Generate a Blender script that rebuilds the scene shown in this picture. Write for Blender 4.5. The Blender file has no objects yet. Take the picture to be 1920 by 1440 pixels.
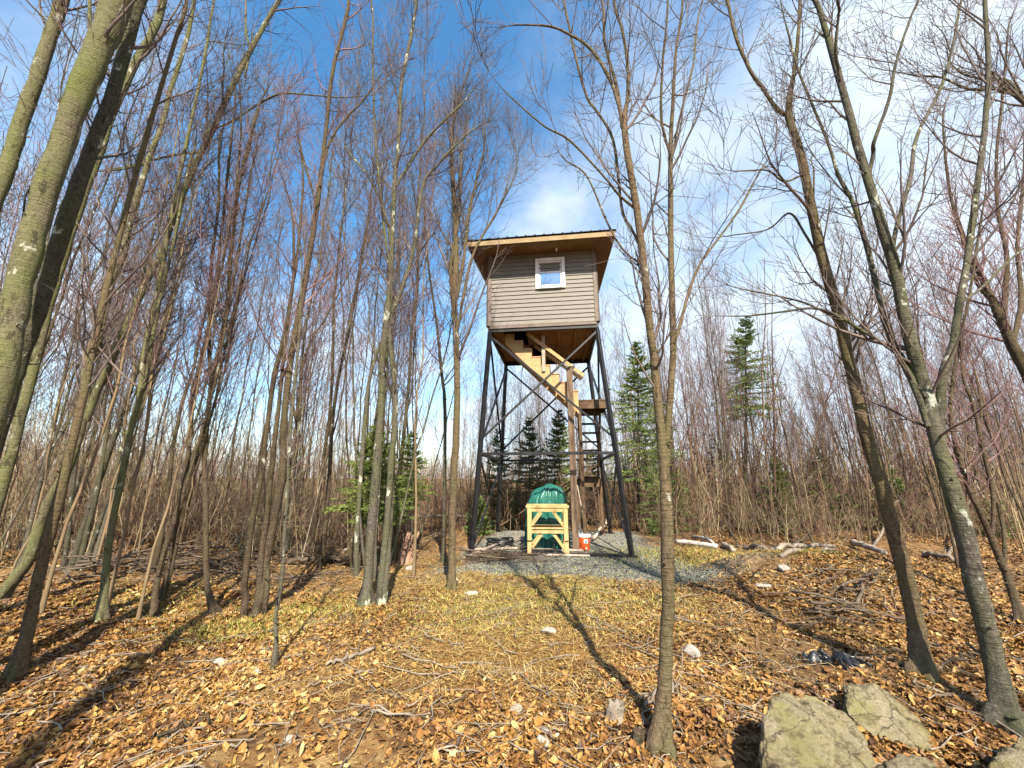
import bpy, bmesh, math, random
import numpy as np
from mathutils import Vector, Matrix
rng = np.random.default_rng(11)
random.seed(5)
C = bpy.context.scene.collection
SC = bpy.context.scene
PI = math.pi
R = math.radians

# ------------------------------------------------------------------ camera maths
F = 720.0
PT = R(13.9)
CP, SP = math.cos(PT), math.sin(PT)
CAMZ = 1.6

def ray(px, py):
    Y = (720 - py) / F
    return np.array([(px - 960) / F, CP - SP * Y, SP + CP * Y])

def at(px, py, D):
    """point at forward distance D seen towards (px, py) of the photograph"""
    w = ray(px, py)
    return np.array([0, 0, CAMZ]) + w * (D / w[1])

def sstep(a, b, x):
    t = np.clip((x - a) / (b - a), 0, 1)
    return t * t * (3 - 2 * t)

# value noise on a fixed lattice
_lat = np.random.default_rng(3).random((256, 256))
def vnoise(x, y):
    x = np.asarray(x, float); y = np.asarray(y, float)
    xi = np.floor(x).astype(int); yi = np.floor(y).astype(int)
    fx = x - xi; fy = y - yi
    fx = fx * fx * (3 - 2 * fx); fy = fy * fy * (3 - 2 * fy)
    a = _lat[xi & 255, yi & 255]; b = _lat[(xi + 1) & 255, yi & 255]
    c = _lat[xi & 255, (yi + 1) & 255]; d = _lat[(xi + 1) & 255, (yi + 1) & 255]
    return (a * (1 - fx) + b * fx) * (1 - fy) + (c * (1 - fx) + d * fx) * fy - 0.5

TCX, TCY, TROT = 0.97, 10.76, R(-7.1)     # tower centre and turn

def padmask(x, y):
    dx = np.asarray(x) - TCX; dy = np.asarray(y) - TCY
    lx = dx * math.cos(TROT) + dy * math.sin(TROT)
    ly = -dx * math.sin(TROT) + dy * math.cos(TROT)
    return (1 - sstep(2.1, 3.1, np.abs(lx - .3))) * (1 - sstep(2.7, 3.7, np.abs(ly + .7)))

def ground(x, y):
    x = np.asarray(x, float); y = np.asarray(y, float)
    h = 0.22 * vnoise(x * .35 + 9.1, y * .35 + 4.2) + 0.10 * vnoise(x * 1.1 + 3, y * 1.1 + 7)
    h = h + 0.10 * vnoise(x * 2.3 + 30, y * 2.3 + 17) + .03 * vnoise(x * 5.3 + 3, y * 5.3 + 12) + .022 * vnoise(x * 9 + 3, y * 9 + 1)
    h = h * sstep(0.5, 3.0, np.hypot(x, y))
    h = h + .045 * np.clip(-x - 5, 0, 40) * sstep(6, 14, y)
    drop = np.clip(y - 12.2, 0, 30)
    h = h - .045 * drop * sstep(-7, -1, x)
    for (cx, cy, s, a) in ((4.5, 6.1, .8, .36), (5.4, 5.3, .6, .26), (3.7, 7.1, .6, .2), (5.9, 7.2, .8, .22)):
        h = h + a * np.exp(-((x - cx) ** 2 + (y - cy) ** 2) / (2 * s * s))
    return h * (1 - padmask(x, y))

def gz(x, y): return float(ground(x, y))

def gp(px, py):
    w = ray(px, py); D = 6.0
    h = 0.0
    for _ in range(30):
        Dn = (h - CAMZ) / (w[2] / w[1])
        D = D + .6 * (min(max(Dn, 1.0), 60) - D)
        p = at(px, py, D); h = gz(p[0], p[1])
    p[2] = h
    return p

# ------------------------------------------------------------------ materials
def nodes_of(m):
    m.use_nodes = True
    nt = m.node_tree
    return nt, nt.nodes, nt.links

def simple(name, col, rough=.8, metal=0, spec=.3, noise=None, bump=0, bscale=40, mapscale=(1, 1, 1)):
    m = bpy.data.materials.new(name)
    nt, N, L = nodes_of(m)
    b = N['Principled BSDF']
    b.inputs['Base Color'].default_value = (*col, 1)
    b.inputs['Roughness'].default_value = rough
    b.inputs['Metallic'].default_value = metal
    b.inputs['Specular IOR Level'].default_value = spec
    tc = N.new('ShaderNodeTexCoord'); mp = N.new('ShaderNodeMapping')
    mp.inputs['Scale'].default_value = mapscale
    L.new(tc.outputs['Object'], mp.inputs['Vector'])
    if noise:
        sc, cols = noise
        n = N.new('ShaderNodeTexNoise'); n.inputs['Scale'].default_value = sc
        n.inputs['Detail'].default_value = 6; n.inputs['Roughness'].default_value = .65
        L.new(mp.outputs['Vector'], n.inputs['Vector'])
        cr = N.new('ShaderNodeValToRGB')
        while len(cr.color_ramp.elements) < len(cols): cr.color_ramp.elements.new(.5)
        for i, (p, c) in enumerate(cols):
            cr.color_ramp.elements[i].position = p
            cr.color_ramp.elements[i].color = (*c, 1)
        L.new(n.outputs['Fac'], cr.inputs['Fac'])
        L.new(cr.outputs['Color'], b.inputs['Base Color'])
    if bump:
        n2 = N.new('ShaderNodeTexNoise'); n2.inputs['Scale'].default_value = bscale
        n2.inputs['Detail'].default_value = 5
        L.new(mp.outputs['Vector'], n2.inputs['Vector'])
        bp = N.new('ShaderNodeBump'); bp.inputs['Strength'].default_value = bump
        bp.inputs['Distance'].default_value = .02
        L.new(n2.outputs['Fac'], bp.inputs['Height'])
        L.new(bp.outputs['Normal'], b.inputs['Normal'])
    return m

def ramp(N, L, src, cols):
    cr = N.new('ShaderNodeValToRGB')
    while len(cr.color_ramp.elements) < len(cols): cr.color_ramp.elements.new(.5)
    for i, (p, c) in enumerate(cols):
        cr.color_ramp.elements[i].position = p
        cr.color_ramp.elements[i].color = (*c, 1)
    L.new(src, cr.inputs['Fac'])
    return cr.outputs['Color']

def mixc(N, L, fac, a, b, mode='MIX'):
    mx = N.new('ShaderNodeMix'); mx.data_type = 'RGBA'; mx.blend_type = mode
    for s, v in ((mx.inputs[0], fac), (mx.inputs[6], a), (mx.inputs[7], b)):
        if isinstance(v, (int, float)): s.default_value = v
        elif isinstance(v, tuple): s.default_value = (*v, 1)
        else: L.new(v, s)
    return mx.outputs[2]

def noise(N, L, vec, scale, detail=5, rough=.6):
    n = N.new('ShaderNodeTexNoise'); n.inputs['Scale'].default_value = scale
    n.inputs['Detail'].default_value = detail; n.inputs['Roughness'].default_value = rough
    L.new(vec, n.inputs['Vector'])
    return n.outputs['Fac']

def bark(name, base, dark, moss, mossamt=.5, lichen=.66, band=1.0):
    m = bpy.data.materials.new(name)
    nt, N, L = nodes_of(m)
    b = N['Principled BSDF']; b.inputs['Roughness'].default_value = .9
    b.inputs['Specular IOR Level'].default_value = .15
    tc = N.new('ShaderNodeTexCoord'); v = tc.outputs['Object']
    def mapped(s):
        mp = N.new('ShaderNodeMapping'); mp.inputs['Scale'].default_value = s
        L.new(v, mp.inputs['Vector']); return mp.outputs['Vector']
    big = noise(N, L, mapped((3, 3, 1.4)), 1.0, 4)
    bands = noise(N, L, mapped((5, 5, 55)), 1.0, 3, .7)
    fine = noise(N, L, mapped((40, 40, 22)), 1.0, 5, .7)
    patch = noise(N, L, mapped((7, 7, 4)), 1.0, 6, .65)
    c = mixc(N, L, ramp(N, L, fine, [(.3, (0, 0, 0)), (.65, (1, 1, 1))]), dark, base)
    c = mixc(N, L, ramp(N, L, big, [(.5 - .14 + .1 * (1 - mossamt), (0, 0, 0)), (.64 + .1 * (1 - mossamt), (1, 1, 1))]), c, moss)
    c = mixc(N, L, ramp(N, L, bands, [(.55, (0, 0, 0)), (.72, (.65 * band, .65 * band, .65 * band))]), c, dark)
    c = mixc(N, L, ramp(N, L, patch, [(lichen, (0, 0, 0)), (lichen + .04, (1, 1, 1))]), c, (.36, .38, .30))
    scar = noise(N, L, mapped((16, 16, 3.5)), 1.0, 6, .75)
    c = mixc(N, L, ramp(N, L, scar, [(.56, (0, 0, 0)), (.62, (.8, .8, .8))]), c, tuple(.55 * q for q in dark))
    fleck = noise(N, L, mapped((60, 60, 95)), 1.0, 3, .6)
    c = mixc(N, L, ramp(N, L, fleck, [(.60, (0, 0, 0)), (.66, (.55, .55, .55))]), c, tuple(min(1, 1.55 * q) for q in base))
    L.new(c, b.inputs['Base Color'])
    bp = N.new('ShaderNodeBump'); bp.inputs['Strength'].default_value = .9; bp.inputs['Distance'].default_value = .016
    add = N.new('ShaderNodeMath'); add.operation = 'ADD'
    L.new(bands, add.inputs[0]); L.new(fine, add.inputs[1])
    L.new(add.outputs[0], bp.inputs['Height']); L.new(bp.outputs['Normal'], b.inputs['Normal'])
    return m

M = {}
M['bark_green'] = bark('bark_green', (0.167, 0.149, 0.093), (0.061, 0.054, 0.033), (0.107, 0.121, 0.040), .9, .61, .8)
M['bark_pale'] = bark('bark_pale', (0.241, 0.214, 0.164), (0.093, 0.077, 0.055), (0.137, 0.147, 0.060), .7, .64)
M['bark_dark'] = bark('bark_dark', (0.093, 0.081, 0.062), (0.028, 0.025, 0.019), (0.068, 0.077, 0.031), .5, .62)
M['bark_tan'] = bark('bark_tan', (0.154, 0.111, 0.068), (0.051, 0.036, 0.021), (0.093, 0.090, 0.039), .35, .66)
M['bark_grey'] = bark('bark_grey', (0.128, 0.115, 0.093), (0.043, 0.036, 0.028), (0.081, 0.090, 0.036), .6, .60)
M['bark_brown'] = bark('bark_brown', (0.110, 0.081, 0.055), (0.035, 0.025, 0.017), (0.075, 0.070, 0.030), .35, .65)
M['twig'] = simple('twig', (0.104, 0.082, 0.074), .9, noise=(2, [(.35, (0.055, 0.041, 0.038)), (.65, (0.178, 0.140, 0.118))]))
M['twig_red'] = simple('twig_red', (0.109, 0.050, 0.050), .9, noise=(2, [(.35, (0.092, 0.050, 0.055)), (.65, (0.252, 0.160, 0.151))]))
M['twig_pale'] = simple('twig_pale', (.3, .25, .2), .9, noise=(2, [(.35, (.13, .10, .08)), (.65, (.33, .27, .21))]))
M['sapling'] = simple('sapling', (0.210, 0.158, 0.090), .9, noise=(.8, [(.3, (0.075, 0.053, 0.034)), (.5, (0.188, 0.135, 0.075)), (.7, (0.300, 0.247, 0.128))]))
M['deadwood'] = simple('deadwood', (0.210, 0.182, 0.140), .95, noise=(9, [(.3, (0.091, 0.070, 0.052)), (.7, (0.294, 0.252, 0.196))]), bump=.5, bscale=30)
M['stumpwood'] = simple('stumpwood', (.3, .17, .11), .95, noise=(7, [(.3, (.13, .075, .05)), (.55, (.30, .18, .12)), (.75, (.40, .28, .20))]), bump=.6, bscale=20, mapscale=(3, 3, .6))
M['darkwood'] = simple('darkwood', (0.084, 0.063, 0.042), .95, noise=(6, [(.3, (0.049, 0.035, 0.025)), (.7, (0.154, 0.119, 0.084))]), bump=.4)
M['palewood'] = simple('palewood', (0.383, 0.319, 0.255), .9, noise=(7, [(.3, (0.242, 0.173, 0.122)), (.7, (0.459, 0.395, 0.332))]), bump=.4, bscale=25)
M['birch'] = simple('birch', (0.595, 0.578, 0.544), .8, noise=(5, [(.33, (0.136, 0.102, 0.085)), (.45, (0.425, 0.374, 0.323)), (.7, (0.595, 0.561, 0.510))]), bump=.3, mapscale=(1, 1, 1))
M['needle'] = simple('needle', (.1, .15, .05), .7, noise=(1.6, [(.3, (.065, .105, .028)), (.7, (.19, .24, .065))]))
M['needle_bright'] = simple('needle_bright', (.1, .16, .04), .7, noise=(1.6, [(.3, (.07, .11, .02)), (.7, (.17, .21, .05))]))
M['steel'] = simple('black_steel', (0.013, 0.014, 0.016), .45, .3, .5, noise=(6, [(.35, (0.010, 0.010, 0.012)), (.7, (0.027, 0.026, 0.026))]), bump=.1)
M['lumber'] = simple('fresh_lumber', (0.405, 0.284, 0.135), .7, noise=(5, [(.3, (0.338, 0.209, 0.088)), (.7, (0.459, 0.324, 0.169))]), bump=.2, bscale=18, mapscale=(1, 1, 6))
M['lumber_bright'] = simple('bright_lumber', (0.443, 0.309, 0.135), .7, noise=(5, [(.3, (0.392, 0.260, 0.093)), (.7, (0.469, 0.346, 0.165))]), bump=.2, bscale=18)
M['lumber_brown'] = simple('treated_lumber', (0.105, 0.063, 0.034), .8, noise=(6, [(.3, (0.055, 0.032, 0.017)), (.7, (0.130, 0.084, 0.046))]), bump=.3, bscale=20)
M['post'] = simple('rough_post', (0.164, 0.114, 0.074), .9, noise=(8, [(.3, (0.094, 0.059, 0.037)), (.7, (0.214, 0.154, 0.104))]), bump=.4, bscale=14, mapscale=(3, 3, .4))
M['ply'] = simple('floor_ply', (0.230, 0.112, 0.036), .8, noise=(3, [(.3, (0.163, 0.076, 0.023)), (.7, (0.286, 0.148, 0.051))]), bump=.15)
M['soffit'] = simple('soffit_ply', (0.188, 0.094, 0.030), .7, noise=(3, [(.3, (0.135, 0.064, 0.019)), (.7, (0.210, 0.109, 0.038))]), bump=.1)
M['fascia'] = simple('fascia_wood', (0.303, 0.215, 0.115), .7, noise=(4, [(.3, (0.238, 0.160, 0.073)), (.7, (0.339, 0.257, 0.151))]), bump=.15)
M['siding'] = simple('siding', (0.169, 0.157, 0.136), .65, noise=(4, [(.3, (0.154, 0.140, 0.119)), (.7, (0.190, 0.178, 0.157))]), bump=.15, bscale=60, mapscale=(1, 1, 6))
M['trim'] = simple('trim_brown', (0.143, 0.117, 0.098), .7, noise=(5, [(.3, (0.117, 0.094, 0.078)), (.7, (0.169, 0.140, 0.117))]))
M['white'] = simple('white_vinyl', (0.720, 0.711, 0.693), .4, 0, .4, noise=(3, [(.3, (0.666, 0.657, 0.639)), (.7, (0.738, 0.729, 0.720))]))
M['roofing'] = simple('roof_metal', (0.030, 0.033, 0.030), .4, .4, .5, noise=(5, [(.3, (0.024, 0.027, 0.025)), (.7, (0.045, 0.048, 0.045))]))
M['dark'] = simple('dark_inside', (.02, .018, .016), .9, noise=(5, [(.3, (.012, .011, .01)), (.7, (.03, .027, .024))]))
M['black_plastic'] = simple('black_plastic', (0.010, 0.011, 0.013), .35, 0, .5, noise=(8, [(.3, (0.006, 0.007, 0.009)), (.7, (0.020, 0.022, 0.025))]), bump=.3, bscale=25)
M['red_plastic'] = simple('red_plastic', (.7, .10, .02), .4, 0, .5, noise=(6, [(.3, (.62, .075, .015)), (.7, (.74, .12, .025))]))
M['white_plastic'] = simple('white_plastic', (0.702, 0.702, 0.684), .4, 0, .5, noise=(6, [(.3, (0.648, 0.648, 0.630)), (.7, (0.738, 0.738, 0.720))]))
M['clear_jug'] = simple('cloudy_jug', (.48, .56, .50), .3, 0, .5, noise=(6, [(.3, (.40, .48, .42)), (.7, (.55, .62, .57))]))
M['tarp'] = simple('green_tarp', (0.011, 0.112, 0.083), .38, 0, .5, noise=(7, [(.3, (0.008, 0.082, 0.060)), (.7, (0.022, 0.148, 0.115))]), bump=.5, bscale=16)
M['rock_pale'] = simple('rock_pale', (0.319, 0.293, 0.261), .9, noise=(14, [(.3, (0.191, 0.173, 0.147)), (.55, (0.319, 0.293, 0.255)), (.75, (0.421, 0.395, 0.357))]), bump=.5, bscale=40)

def boulder_mat():
    m = bpy.data.materials.new('mossy_boulder')
    nt, N, L = nodes_of(m)
    b = N['Principled BSDF']; b.inputs['Roughness'].default_value = .95
    b.inputs['Specular IOR Level'].default_value = .1
    tc = N.new('ShaderNodeTexCoord'); v = tc.outputs['Object']
    mp = N.new('ShaderNodeMapping'); mp.inputs['Rotation'].default_value = (.4, .5, .3); mp.inputs['Scale'].default_value = (1, 1, 3.2)
    L.new(v, mp.inputs['Vector'])
    f = noise(N, L, v, 34, 12, .85); g = noise(N, L, v, 4.5, 7, .7); st = noise(N, L, mp.outputs[0], 9, 9, .75); sp = noise(N, L, v, 130, 3, .7)
    c = ramp(N, L, f, [(.32, (.13, .10, .06)), (.47, (.36, .30, .19)), (.62, (.50, .43, .29)), (.78, (.58, .52, .40))])
    c = mixc(N, L, ramp(N, L, g, [(.44, (0, 0, 0)), (.60, (.7, .7, .7))]), c, (.30, .275, .10))
    c = mixc(N, L, ramp(N, L, st, [(.50, (0, 0, 0)), (.60, (.8, .8, .8))]), c, (.15, .115, .065))
    c = mixc(N, L, ramp(N, L, sp, [(.58, (0, 0, 0)), (.68, (.7, .7, .7))]), c, (.07, .06, .045))
    vo = N.new('ShaderNodeTexVoronoi'); vo.feature = 'DISTANCE_TO_EDGE'; vo.inputs['Scale'].default_value = 2.6
    wv = N.new('ShaderNodeVectorMath'); wv.operation = 'MULTIPLY_ADD'; wv.inputs[1].default_value = (.22, .22, .22)
    nz = N.new('ShaderNodeTexNoise'); nz.inputs['Scale'].default_value = 6; nz.inputs['Detail'].default_value = 6; L.new(v, nz.inputs['Vector'])
    L.new(nz.outputs['Color'], wv.inputs[0]); L.new(mp.outputs[0], wv.inputs[2]); L.new(wv.outputs[0], vo.inputs['Vector'])
    ck = ramp(N, L, vo.outputs['Distance'], [(.0, (.85, .85, .85)), (.022, (0, 0, 0))])
    c = mixc(N, L, ck, c, (.05, .042, .03))
    L.new(c, b.inputs['Base Color'])
    bp = N.new('ShaderNodeBump'); bp.inputs['Strength'].default_value = 1; bp.inputs['Distance'].default_value = .035
    ad = N.new('ShaderNodeMath'); ad.operation = 'ADD'; L.new(f, ad.inputs[0]); L.new(st, ad.inputs[1])
    L.new(ad.outputs[0], bp.inputs['Height']); L.new(bp.outputs['Normal'], b.inputs['Normal'])
    return m
M['boulder'] = boulder_mat()

def glass_mat():
    m = bpy.data.materials.new('window_glass')
    nt, N, L = nodes_of(m)
    b = N['Principled BSDF']; b.inputs['Base Color'].default_value = (.24, .34, .46, 1)
    b.inputs['Metallic'].default_value = .85; b.inputs['Roughness'].default_value = .03
    tc = N.new('ShaderNodeTexCoord')
    n = noise(N, L, tc.outputs['Object'], 2.5, 2)
    bp = N.new('ShaderNodeBump'); bp.inputs['Strength'].default_value = .01; bp.inputs['Distance'].default_value = .004
    L.new(n, bp.inputs['Height']); L.new(bp.outputs['Normal'], b.inputs['Normal'])
    return m
M['glass'] = glass_mat()

def tone_mat(name, cols, rough=.8, spec=.2, trans=0):
    """colour picked per leaf / stone by its own 'tone' value"""
    m = bpy.data.materials.new(name)
    nt, N, L = nodes_of(m)
    b = N['Principled BSDF']; b.inputs['Roughness'].default_value = rough
    b.inputs['Specular IOR Level'].default_value = spec
    a = N.new('ShaderNodeAttribute'); a.attribute_name = 'tone'
    c = ramp(N, L, a.outputs['Fac'], cols)
    tc = N.new('ShaderNodeTexCoord')
    n = noise(N, L, tc.outputs['Object'], 60, 3)
    c = mixc(N, L, .35, c, ramp(N, L, n, [(.3, (.35, .3, .25)), (.7, (1, 1, 1))]), 'MULTIPLY')
    L.new(c, b.inputs['Base Color'])
    return m
M['leaf'] = tone_mat('leaf', [(0, (0.045, 0.022, 0.010)), (.2, (0.112, 0.051, 0.019)), (.4, (0.210, 0.098, 0.028)), (.62, (0.315, 0.171, 0.046)), (.85, (0.390, 0.248, 0.080)), (1, (0.450, 0.329, 0.148))], .55, .35)
M['straw'] = tone_mat('straw', [(0, (0.125, 0.069, 0.028)), (.4, (0.282, 0.178, 0.062)), (.7, (0.391, 0.277, 0.104)), (1, (0.469, 0.370, 0.171))], .8)
M['stone'] = tone_mat('gravel_stone', [(0, (0.079, 0.085, 0.072)), (.4, (0.151, 0.162, 0.137)), (.8, (0.223, 0.238, 0.202)), (1, (0.302, 0.316, 0.280))], .85)
M['stems'] = tone_mat('thicket_stems', [(0, (.07, .045, .035)), (.3, (.16, .10, .07)), (.55, (.27, .19, .12)), (.8, (.38, .31, .16)), (1, (.48, .42, .30))], .9)
M['moss'] = tone_mat('moss_blade', [(0, (.13, .14, .03)), (.5, (.28, .27, .06)), (1, (.45, .38, .12))], .8)

def ground_mat():
    m = bpy.data.materials.new('forest_floor')
    nt, N, L = nodes_of(m)
    b = N['Principled BSDF']; b.inputs['Roughness'].default_value = .95
    b.inputs['Specular IOR Level'].default_value = .1
    tc = N.new('ShaderNodeTexCoord'); v = tc.outputs['Object']
    vo = N.new('ShaderNodeTexVoronoi'); vo.inputs['Scale'].default_value = 17
    L.new(v, vo.inputs['Vector'])
    sepc = N.new('ShaderNodeSeparateColor'); L.new(vo.outputs['Color'], sepc.inputs['Color'])
    leaf = ramp(N, L, sepc.outputs[0], [(0, (0.080, 0.040, 0.020)), (.35, (0.224, 0.112, 0.040)), (.65, (0.336, 0.200, 0.072)), (1, (0.440, 0.304, 0.136))])
    f = noise(N, L, v, 30, 8, .7)
    dirt = ramp(N, L, f, [(.3, (0.056, 0.034, 0.020)), (.55, (0.160, 0.096, 0.048)), (.75, (0.288, 0.192, 0.096))])
    big = noise(N, L, v, .9, 5)
    c = mixc(N, L, ramp(N, L, big, [(.36, (0.080, 0.080, 0.080)), (.6, (0.600, 0.600, 0.600))]), dirt, leaf)
    g = N.new('ShaderNodeAttribute'); g.attribute_name = 'grit'
    grit = ramp(N, L, noise(N, L, v, 70, 5, .75), [(.3, (0.103, 0.099, 0.083)), (.5, (0.206, 0.202, 0.170)), (.72, (0.333, 0.325, 0.277))])
    c = mixc(N, L, g.outputs['Fac'], c, grit)
    s = N.new('ShaderNodeAttribute'); s.attribute_name = 'soil'
    soil = ramp(N, L, f, [(.3, (0.144, 0.068, 0.020)), (.6, (0.288, 0.152, 0.044)), (.78, (0.368, 0.232, 0.088))])
    c = mixc(N, L, s.outputs['Fac'], c, soil)
    L.new(c, b.inputs['Base Color'])
    bp = N.new('ShaderNodeBump'); bp.inputs['Strength'].default_value = 1; bp.inputs['Distance'].default_value = .03
    L.new(f, bp.inputs['Height']); L.new(bp.outputs['Normal'], b.inputs['Normal'])
    return m
M['ground'] = ground_mat()

# ------------------------------------------------------------------ mesh helpers
class Geo:
    def __init__(s): s.V = []; s.Q = []; s.T = []; s.A = []; s.n = 0
    def add(s, V, Q=None, T=None, tone=None):
        V = np.asarray(V, float).reshape(-1, 3)
        if Q is not None and len(Q): s.Q.append(np.asarray(Q, np.int64).reshape(-1, 4) + s.n)
        if T is not None and len(T): s.T.append(np.asarray(T, np.int64).reshape(-1, 3) + s.n)
        s.V.append(V); s.n += len(V)
        s.A.append(np.zeros(len(V)) if tone is None else np.asarray(tone, float))
    def mesh(s, name, mat, smooth=True, tone=False):
        me = bpy.data.meshes.new(name)
        V = np.concatenate(s.V) if s.V else np.zeros((0, 3))
        Q = np.concatenate(s.Q) if s.Q else np.zeros((0, 4), np.int64)
        T = np.concatenate(s.T) if s.T else np.zeros((0, 3), np.int64)
        me.vertices.add(len(V)); me.vertices.foreach_set('co', V.astype(np.float32).ravel())
        nl = Q.size + T.size
        me.loops.add(nl); me.loops.foreach_set('vertex_index', np.concatenate([Q.ravel(), T.ravel()]).astype(np.int32))
        npoly = len(Q) + len(T)
        me.polygons.add(npoly)
        st = np.concatenate([np.arange(len(Q)) * 4, Q.size + np.arange(len(T)) * 3]).astype(np.int32)
        me.polygons.foreach_set('loop_start', st)
        me.polygons.foreach_set('use_smooth', np.full(npoly, smooth))
        me.update(calc_edges=True); me.validate()
        if tone:
            a = me.attributes.new('tone', 'FLOAT', 'POINT')
            a.data.foreach_set('value', np.concatenate(s.A).astype(np.float32))
        me.materials.append(mat)
        return me

def link(name, me, parent=None, loc=None):
    o = bpy.data.objects.new(name, me); C.objects.link(o)
    if loc is not None: o.location = loc
    if parent is not None: o.parent = parent
    return o

def empty(name, loc, rz=0):
    o = bpy.data.objects.new(name, None); C.objects.link(o)
    o.empty_display_size = .2
    o.location = loc; o.rotation_euler = (0, 0, rz)
    return o

def tag(o, label=None, cat=None, group=None, kind=None):
    if label: o['label'] = label
    if cat: o['category'] = cat
    if group: o['group'] = group
    if kind: o['kind'] = kind
    return o

def norm(a):
    return a / np.maximum(np.linalg.norm(a, axis=-1, keepdims=True), 1e-9)

def tubes(geo, P, Rd, sides=3, cap=False, lump=0, tone=None, lobes=None):
    P = np.asarray(P, float); Rd = np.asarray(Rd, float)
    if P.ndim == 2: P = P[None]; Rd = Rd[None]
    N, K, _ = P.shape
    T = np.empty_like(P)
    T[:, 1:-1] = P[:, 2:] - P[:, :-2]; T[:, 0] = P[:, 1] - P[:, 0]; T[:, -1] = P[:, -1] - P[:, -2]
    T = norm(T)
    mean = norm(P[:, -1] - P[:, 0])
    ref = np.zeros((N, 3)); ref[np.arange(N), np.argmin(np.abs(mean), axis=1)] = 1
    U = norm(np.cross(T, ref[:, None, :])); W = np.cross(T, U)
    a = np.arange(sides) / sides * 2 * PI
    rr = Rd[:, :, None] * np.ones(sides)
    if lump:
        rr = rr * (1 + lump * (rng.random((N, K, sides)) - .5))
    if lobes is not None: rr = rr * (1 + np.atleast_2d(lobes)[:, :, None] * (np.cos(3 * a + 1.1) * .6 + np.cos(5 * a + .4) * .5))
    V = P[:, :, None, :] + rr[..., None] * (np.cos(a)[:, None] * U[:, :, None, :] + np.sin(a)[:, None] * W[:, :, None, :])
    idx = np.arange(N * K * sides).reshape(N, K, sides)
    nx = np.roll(idx, -1, axis=2)
    Q = np.stack([idx[:, :-1], nx[:, :-1], nx[:, 1:], idx[:, 1:]], axis=-1).reshape(-1, 4)
    V = V.reshape(-1, 3); Tt = []
    if cap:
        n0 = len(V); V = np.concatenate([V, P[:, 0], P[:, -1]])
        for i in range(N):
            for k in range(sides):
                Tt.append((n0 + i, idx[i, 0, (k + 1) % sides], idx[i, 0, k]))
                Tt.append((n0 + N + i, idx[i, -1, k], idx[i, -1, (k + 1) % sides]))
    geo.add(V, Q, Tt, None if tone is None else np.repeat(tone, K * sides))

def resample(pts, K, pw=1.0):
    """smooth (Catmull-Rom) resampling of rows of pts to K rows"""
    pts = np.asarray(pts, float); n = len(pts)
    ext = np.vstack([2 * pts[0] - pts[1], pts, 2 * pts[-1] - pts[-2]])
    t = (n - 1) * np.linspace(0, 1, K) ** pw; i = np.minimum(t.astype(int), n - 2); f = (t - i)[:, None]
    p0, p1, p2, p3 = ext[i], ext[i + 1], ext[i + 2], ext[i + 3]
    return .5 * (2 * p1 + (p2 - p0) * f + (2 * p0 - 5 * p1 + 4 * p2 - p3) * f ** 2 + (3 * p1 - p0 - 3 * p2 + p3) * f ** 3)

def sprout(P, Rd, per, t0, t1, length, ang, K2, up=.15, wander=.12, rs=.55, rmin=.0018, lvar=.5, taper=.75):
    """children of a batch of branches: returns points (n,K2,3) and radii (n,K2)"""
    N, K, _ = P.shape
    t = t0 + (t1 - t0) * ((np.arange(per)[None] + rng.random((N, per))) / per)
    x = t * (K - 1); i = np.minimum(x.astype(int), K - 2); f = (x - i)[..., None]
    n = np.arange(N)[:, None]
    pos = P[n, i] * (1 - f) + P[n, i + 1] * f
    tan = norm(P[n, i + 1] - P[n, i])
    r = Rd[n, i] * (1 - f[..., 0]) + Rd[n, i + 1] * f[..., 0]
    pos = pos.reshape(-1, 3); tan = tan.reshape(-1, 3); r = r.reshape(-1); tt = t.reshape(-1)
    n2 = len(pos)
    rv = norm(rng.normal(size=(n2, 3))); perp = norm(rv - (rv * tan).sum(1, keepdims=True) * tan)
    an = (ang * (1 + .35 * rng.normal(size=n2)))[:, None]
    d = norm(np.cos(an) * tan + np.sin(an) * perp)
    plen = np.linalg.norm(np.diff(P, axis=1), axis=2).sum(1)
    L = length * (1 - taper * (tt - t0) / max(t1 - t0, 1e-6)) * (1 - lvar + lvar * 1.6 * rng.random(n2))
    if length < 1e-3 or True:
        pass
    out = np.empty((n2, K2, 3)); out[:, 0] = pos
    st = (L / (K2 - 1))[:, None]
    for k in range(1, K2):
        d = norm(d + wander * rng.normal(size=(n2, 3)) + np.array([0, 0, up]))
        out[:, k] = out[:, k - 1] + d * st
    r0 = np.maximum(np.minimum(r * rs, .004 + L * .011), rmin * 1.25)
    s = np.linspace(0, 1, K2)[None]
    rad = np.maximum(r0[:, None] * (1 - .8 * s), rmin)
    return out, rad

def crown_geo(P, Rd, n1, n2, n3, t0, len1, ang=.75, up=.16, rmin=.0022, l2=.5, l3=.25, bend=.09, g=None):
    g = g or Geo()
    P1, R1 = sprout(P, Rd, n1, t0, .985, len1, ang, 9, up, bend, .5, rmin * 1.3, .6, .65)
    tubes(g, P1, R1, 4)
    P2, R2 = sprout(P1, R1, n2, .15, .97, len1 * l2, .62, 6, up * .7, bend, .6, rmin * 1.1, .6, .6)
    tubes(g, P2, R2, 3)
    if n3:
        P3, R3 = sprout(P2, R2, n3, .12, .98, len1 * l3, .62, 4, up * .5, bend * 1.1, .7, rmin, .6, .5)
        tubes(g, P3, R3, 3)
    P5, R5 = sprout(P, Rd, n1, t0, .99, len1 * .45, .8, 5, up, bend, .35, rmin, .6)
    tubes(g, P5, R5, 3)
    P6, R6 = sprout(P5, R5, 3, .2, .98, len1 * .2, .6, 4, up, bend, .7, rmin); tubes(g, P6, R6, 3)
    return g

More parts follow.
